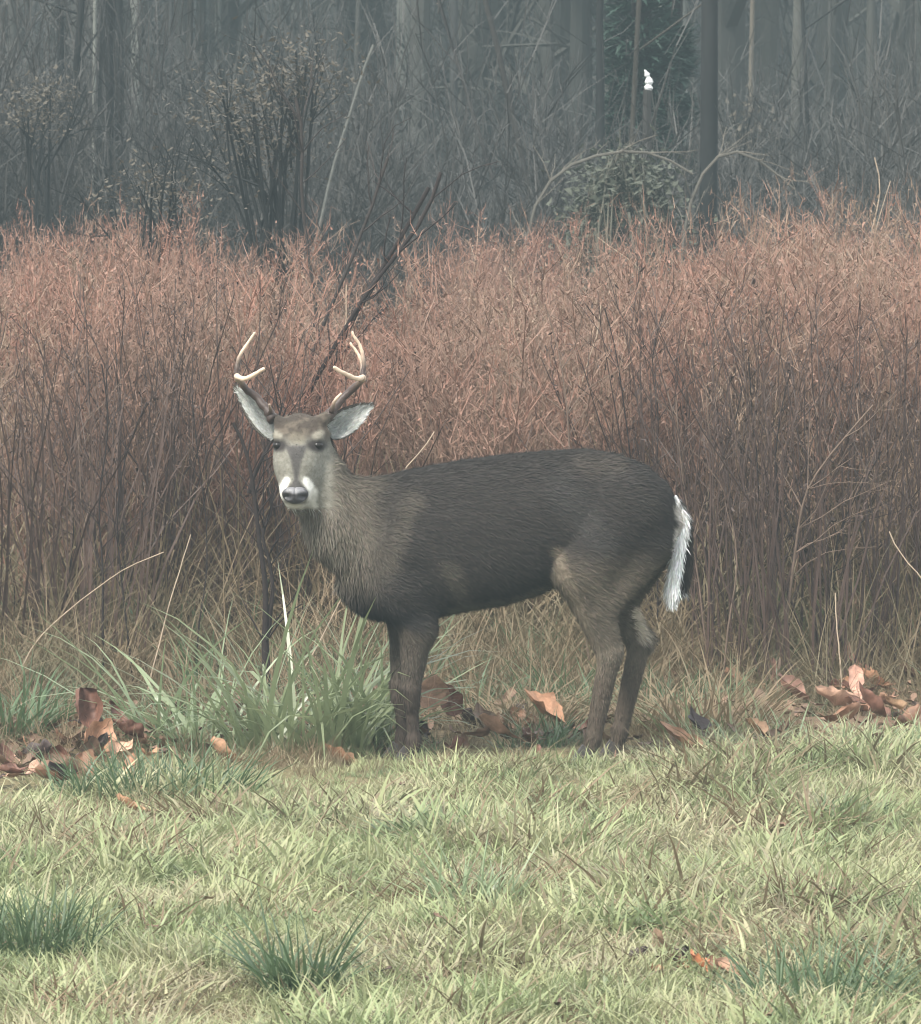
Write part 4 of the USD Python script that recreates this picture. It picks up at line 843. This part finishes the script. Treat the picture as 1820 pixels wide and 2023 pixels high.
L['wood'] = tint_look('far_bark', rough=.95, spec=.05, noise=.35, scale=6, stretch=(1, 1, .3))
GREY, DARK, PALE, BROWN = (.062, .062, .055), (.016, .017, .017), (.135, .14, .125), (.05, .043, .036)
seedn = [900]
def tree(label, px_, y_, wpx, col, lean=0.0, height=13.0, limbs=7, clear=.22, group=None, name='bare_tree'):
    """wpx: how wide the trunk shows, in picture units."""
    seedn[0] += 1; rng = np.random.default_rng(seedn[0]); x_ = X(px_, y_); g = float(ground_z(x_, y_))
    o = xf(name, (x_, y_, g)); tr, cr = tree_parts(rng, height, wpx * S * y_ / DD / 2 / .92, col, (lean, rng.normal(0, .02)), limbs, clear)
    obj('trunk', tr.mesh(), L['wood'], o, smooth=True, col=tr.cols())
    if not cr.empty(): obj('crown', cr.mesh(), L['wood'], o, col=cr.cols())
    tag(o, label, 'tree', group)
tree('tall dark trunk right of the white patch, darkest straight tree of the wood', 1392, 41, 36, DARK, .01, 15)
tree('pale grey trunk close left of the darkest straight tree', 1352, 58, 34, (.10, .105, .095), .0, 15)
tree('straight grey brown trunk with dark right side, right of centre', 1572, 50, 26, GREY, .0, 14)
tree('thin dark upright tree just right of the grey brown trunk', 1598, 46, 9, DARK, -.004, 10, 5)
tree('thin dark trunk in the wood above the leaning saplings', 886, 54, 18, (.03, .031, .03), .008, 13)
tree('wide pale misty trunk above the upright sapling, left of centre', 800, 66, 40, PALE, .0, 16)
tree('broad dim trunk behind the thin dark one near the centre', 935, 72, 34, (.08, .083, .075), .01, 16)
tree('dark thick trunk at left behind the pale thin one', 205, 43, 34, DARK, .004, 14)
tree('dark trunk close right of the dark thick trunk at left', 238, 45, 20, DARK, .004, 13)
tree('dark slim trunk at upper left between two dim trunks', 128, 46, 16, DARK, -.01, 13)
tree('pale thin stem in front of the dark thick trunk at left', 178, 44, 9, PALE, .012, 9, 4)
tree('pale misty trunk right of the dark thick trunk at left', 268, 60, 22, PALE, .0, 14)
tree('short dark leaning trunk low at the left edge of the wood', 92, 43, 15, DARK, .06, 9, 6)
tree('dark slim trunk with low branches above the left hump of brush', 385, 49, 14, (.026, .026, .024), -.01, 11, 7, .12)
tree('pale thin trunk behind the pale leafed shrub', 425, 62, 14, (.10, .103, .092), .0, 13)
tree('forked dark tree spreading left, right of the picture centre', 1196, 44, 30, DARK, -.02, 4.2, 3, .5)
tree('left leaning limb-like tree of the fork right of centre', 1180, 44, 14, (.03, .028, .026), -.23, 9, 7, .2)
tree('upper left slanting tree behind the fork right of centre', 1150, 46, 9, (.035, .032, .03), -.30, 8, 8, .15)
tree('right prong standing beside the fork, left of the evergreen', 1215, 45, 12, (.04, .036, .03), .05, 10, 6, .2)
tree('grey trunk at the far right of the wood', 1715, 60, 20, GREY, .0, 14)
tree('slim dark tree at the right edge of the wood', 1795, 53, 12, (.026, .026, .024), .01, 11)
tree('slim dim tree between the grey brown trunk and the right edge', 1655, 57, 10, (.038, .038, .035), -.01, 12)
tree('dim grey trunk left of the fork', 1060, 64, 20, (.07, .07, .062), .01, 14)
tree('thin grey tree right of the pale leafed shrub', 690, 56, 12, (.042, .042, .038), .02, 12)
tree('dim trunk at the left edge of the wood', 30, 56, 20, (.045, .046, .042), .0, 13)
tree('thin dark tree between two dim trunks at upper left', 330, 58, 10, (.03, .031, .03), .01, 12)
tree('thin pale brown tree right of the darkest straight tree', 1478, 55, 11, (.085, .075, .06), .01, 12)

# far trees: too many and too dim to tell apart
kinds = []
for k in range(6):
    tr, cr = tree_parts(np.random.default_rng(700 + k), 11.0, [.10, .15, .07, .19, .06, .12][k], (1, 1, 1), (0, 0), 9, .08, 1.6)
    m = MB(); m.add(*tr.mesh(), (1, 1, 1)); m.add(*cr.mesh(), (1, 1, 1)); kinds.append(m.mesh())
L['far_wood'] = plant_look('far_wood', [(0.0, (.022, .023, .021)), (.5, (.05, .05, .045)), (1.0, (.10, .10, .088))], through=0, rough=.95, spec=.05, island=0.25)
n = 420
y = 58 + 110 * R.random(n) ** 1.1; x = R.uniform(-1, 1, n) * (y * .0695 * 1.15 + 5)
instancer('far_wood', [(m, L['far_wood'], False) for m in kinds], R.integers(0, 6, n), np.stack([x, y, ground_z(x, y)], 1), R.uniform(0, 6.3, n), np.stack([R.uniform(.7, 1.3, n)] * 2 + [R.uniform(.8, 1.25, n)], 1), np.abs(R.normal(0, .03, n)))
tag(stage.GetPrimAtPath('/World/far_wood'), 'dim bare trees fading into mist deep in the wood', 'wood', kind='stuff')
n = 420
y = 66 + 90 * R.random(n); x = R.uniform(-1, 1, n) * (y * .0695 * 1.15 + 3)
instancer('far_scrub', [(m, L['scrub'], False) for m in scrubs], R.integers(0, 4, n), np.stack([x, y, ground_z(x, y)], 1), R.uniform(0, 6.3, n), R.uniform(1.0, 1.9, n))
tag(stage.GetPrimAtPath('/World/far_scrub'), 'dim grey saplings and scrub between the far trees', 'undergrowth', kind='stuff')

# leafy shrubs and the vine covered mound
def leaf_cloud(centres, rad, n, size, seed, flat=.6):
    r = np.random.default_rng(seed); k = r.integers(0, len(centres), n); c = np.array(centres)[k]
    p = c + r.normal(0, 1, (n, 3)) * np.array([rad, rad, rad * flat]) * .55
    return blades(p, r.uniform(0, 6.3, n), r.uniform(.7, 2.2, n), r.normal(0, .5, n), r.uniform(.6, 1.3, n) * size, r.uniform(.35, .7, n) * size, 2, r.uniform(0, 6.3, n), .5)[:2]
def shrub(label, px_, y_, spots, size, n, rad, look, seed, col=DARK, cat='shrub'):
    base = np.array([X(px_, y_), y_, 0.0]); base[2] = float(ground_z(base[0], y_)); o = xf('shrub', base); r = np.random.default_rng(seed)
    C = [at(a, b, y_ + r.normal(0, .25)) - base for a, b in spots]; mb = MB()
    for c in C:
        mb.tube(spline([r.normal(0, .05, 3) * [1, 1, 0] - [0, 0, .05], c * [.35, .35, .55] + r.normal(0, .05, 3), c], 9), np.linspace(.018, .006, 9), col, n=5, cap=False)
        branchy(mb, c * .8, c / np.linalg.norm(c) + r.normal(0, .4, 3), .55, .007, 2, r, col, .15, (3, 5), .2, 4, 4)
    obj('stems', mb.mesh(), L['wood'], o, col=mb.cols())
    obj('leaves', leaf_cloud(C, rad, n, size, seed), look, o)
    tag(o, label, cat)
shrub('shrub still hung with pale tan leaves, left of centre in front of the wood', 560, 34, [(450, 210), (470, 250), (500, 190), (520, 240), (545, 280), (560, 140), (580, 160), (590, 220), (605, 130), (620, 155), (500, 310), (540, 330), (470, 300), (440, 190), (570, 200), (585, 100)], .030, 2200, .24, L['pale_leaf'], 81)
shrub('small shrub with a few pale leaves at the upper left edge', 80, 40, [(60, 195), (75, 215), (90, 180), (55, 230), (100, 170), (85, 245)], .032, 700, .19, L['pale_leaf'], 82)
shrub('brown leafed shrub topping the left hump of brush', 310, 33, [(300, 370), (320, 355), (340, 380), (290, 400), (360, 410), (270, 390)], .028, 700, .24, L['pale_leaf'], 83)
shrub('dim brown leafed shrub in the wood at upper right', 1490, 52, [(1480, 230), (1500, 260), (1470, 290), (1510, 330)], .07, 300, .3, L['pale_leaf'], 84)

def evergreen(label, px_, y_, wpx, height, seed):
    base = np.array([X(px_, y_), y_, 0.0]); base[2] = float(ground_z(base[0], y_)); o = xf('evergreen_tree', base); r = np.random.default_rng(seed)
    tr = MB(); tr.tube([[0, 0, -.2], [.03, 0, height * .5], [0, .02, height]], [.09, .06, .01], (.02, .018, .017), n=7); obj('trunk', tr.mesh(), L['wood'], o, col=tr.cols())
    n = 20000; t = r.random(n) ** 1.7; rad = wpx * S * y_ / DD / 2 * (1.15 - .75 * t) * (.35 + .65 * np.sqrt(r.random(n))) * (.75 + .5 * meshkit.noise(np.stack([t * 9, t * 0, t * 0], 1), seed))
    a = r.uniform(0, 6.3, n); p = np.stack([np.cos(a) * rad, np.sin(a) * rad, .9 + t * (height - .9) - rad * .25], 1)
    keep_ = meshkit.noise(p * 5.5, seed) > .40; p, a = p[keep_], a[keep_]; n = len(p)
    m = blades(p, a + r.normal(0, .5, n), r.uniform(.8, 1.8, n), r.normal(.3, .3, n), r.uniform(.08, .2, n), r.uniform(.02, .05, n), 2, r.uniform(0, 6.3, n), .6)[:2]
    obj('crown', m, L['evergreen'], o); tag(o, label, 'tree')
evergreen('dark blue green evergreen behind the white patch at top', 1262, 47, 95, 9, 91)
evergreen('narrow dark evergreen between the white patch and the dark trunk', 1325, 48, 55, 10, 92)

# bleached white snag in front of the evergreens
b = at(1275, 230, 45); o = xf('bleached_snag', (b[0], 45, float(ground_z(b[0], 45)))); rng = np.random.default_rng(5); mb = MB()
top = at(1274, 138, 45) - np.array([b[0], 45, float(ground_z(b[0], 45))]); low = at(1279, 178, 45) - np.array([b[0], 45, float(ground_z(b[0], 45))])
mb.tube(spline([[0.02, 0, -.1], low * [.6, 1, .5], low], 9), np.linspace(.05, .03, 9), (.03, .028, .026), n=7); obj('trunk', mb.mesh(), L['wood'], o, col=mb.cols())
mb = MB(); mb.tube(spline([low - [0, 0, .02], (low + top) / 2 + [.02, 0, 0], top], 10), np.array([.016, .022, .032, .018, .030, .024, .012, .020, .010, .005]), (.55, .56, .55), n=10)
obj('bare_wood', mb.mesh(), L['bark'], o, col=mb.cols())
tag(o, 'small bright white broken snag before the evergreens at top', 'snag')

# mound of vines
cx, cy = X(1235, 41), 41.0; g = float(ground_z(cx, cy)); o = xf('vine_mound', (cx, cy, g)); r = np.random.default_rng(71); mb = MB()
def dome(a, u):
    W, H = 140 * S * cy / DD, (HC + (HORIZON - 322) * S * cy / DD - g)
    return np.array([math.cos(a) * W * math.cos(u), math.sin(a) * .9 * math.cos(u), H * math.sin(u) ** .8])
for k in range(150):
    a = r.uniform(PI, 2 * PI) if k % 4 else r.uniform(0, PI); u = r.uniform(.0, 1.2); pts = []; da, du = r.normal(0, .16), r.normal(.05, .16)
    for m in range(7): pts.append(dome(a + da * m, float(np.clip(u + du * m, 0.0, 1.5))) * (1 + r.normal(0, .035)))
    mb.tube(pts, np.linspace(.007, .004, 7) * r.uniform(.6, 1.4), np.array([.055, .053, .042]) * r.uniform(.4, 1.5), n=3, cap=False)
obj('vines', mb.mesh(), L['wood'], o, col=mb.cols())
C = [dome(r.uniform(0, 2 * PI), r.uniform(.0, 1.4)) * .97 for _ in range(200)]
obj('leaves', leaf_cloud(C, .22, 5200, .055, 72, .8), plant_look('vine_leaf', [(0, (.05, .055, .04)), (.5, (.10, .105, .075)), (1, (.18, .17, .125))], through=.1, island=.9), o)
tag(o, 'olive grey mound of dead vines at the wood edge right of centre', 'vine mound')
for (pts, lab) in (([(1090, 350), (1160, 312), (1230, 300), (1300, 308), (1370, 345)], 'dark arching vine over the top of the vine mound'), ([(1395, 330), (1440, 300), (1500, 320), (1570, 375)], 'thin arching vine between the mound and the grey brown trunk')):
    base = at(*pts[0], 40); g = float(ground_z(base[0], 40)); base[2] = g; o = xf('arching_vine', base); mb = MB()
    c = poly_stem(mb, [np.array([-.05, 0, -.05])] + [at(a, b_, 40) - base for a, b_ in pts], .014, .007, (.075, .07, .06), seed=3); side_twigs(mb, c, r, 14, .3, .004, (.10, .09, .075)); obj('stem', mb.mesh(), L['wood'], o, col=mb.cols()); tag(o, lab, 'vine')
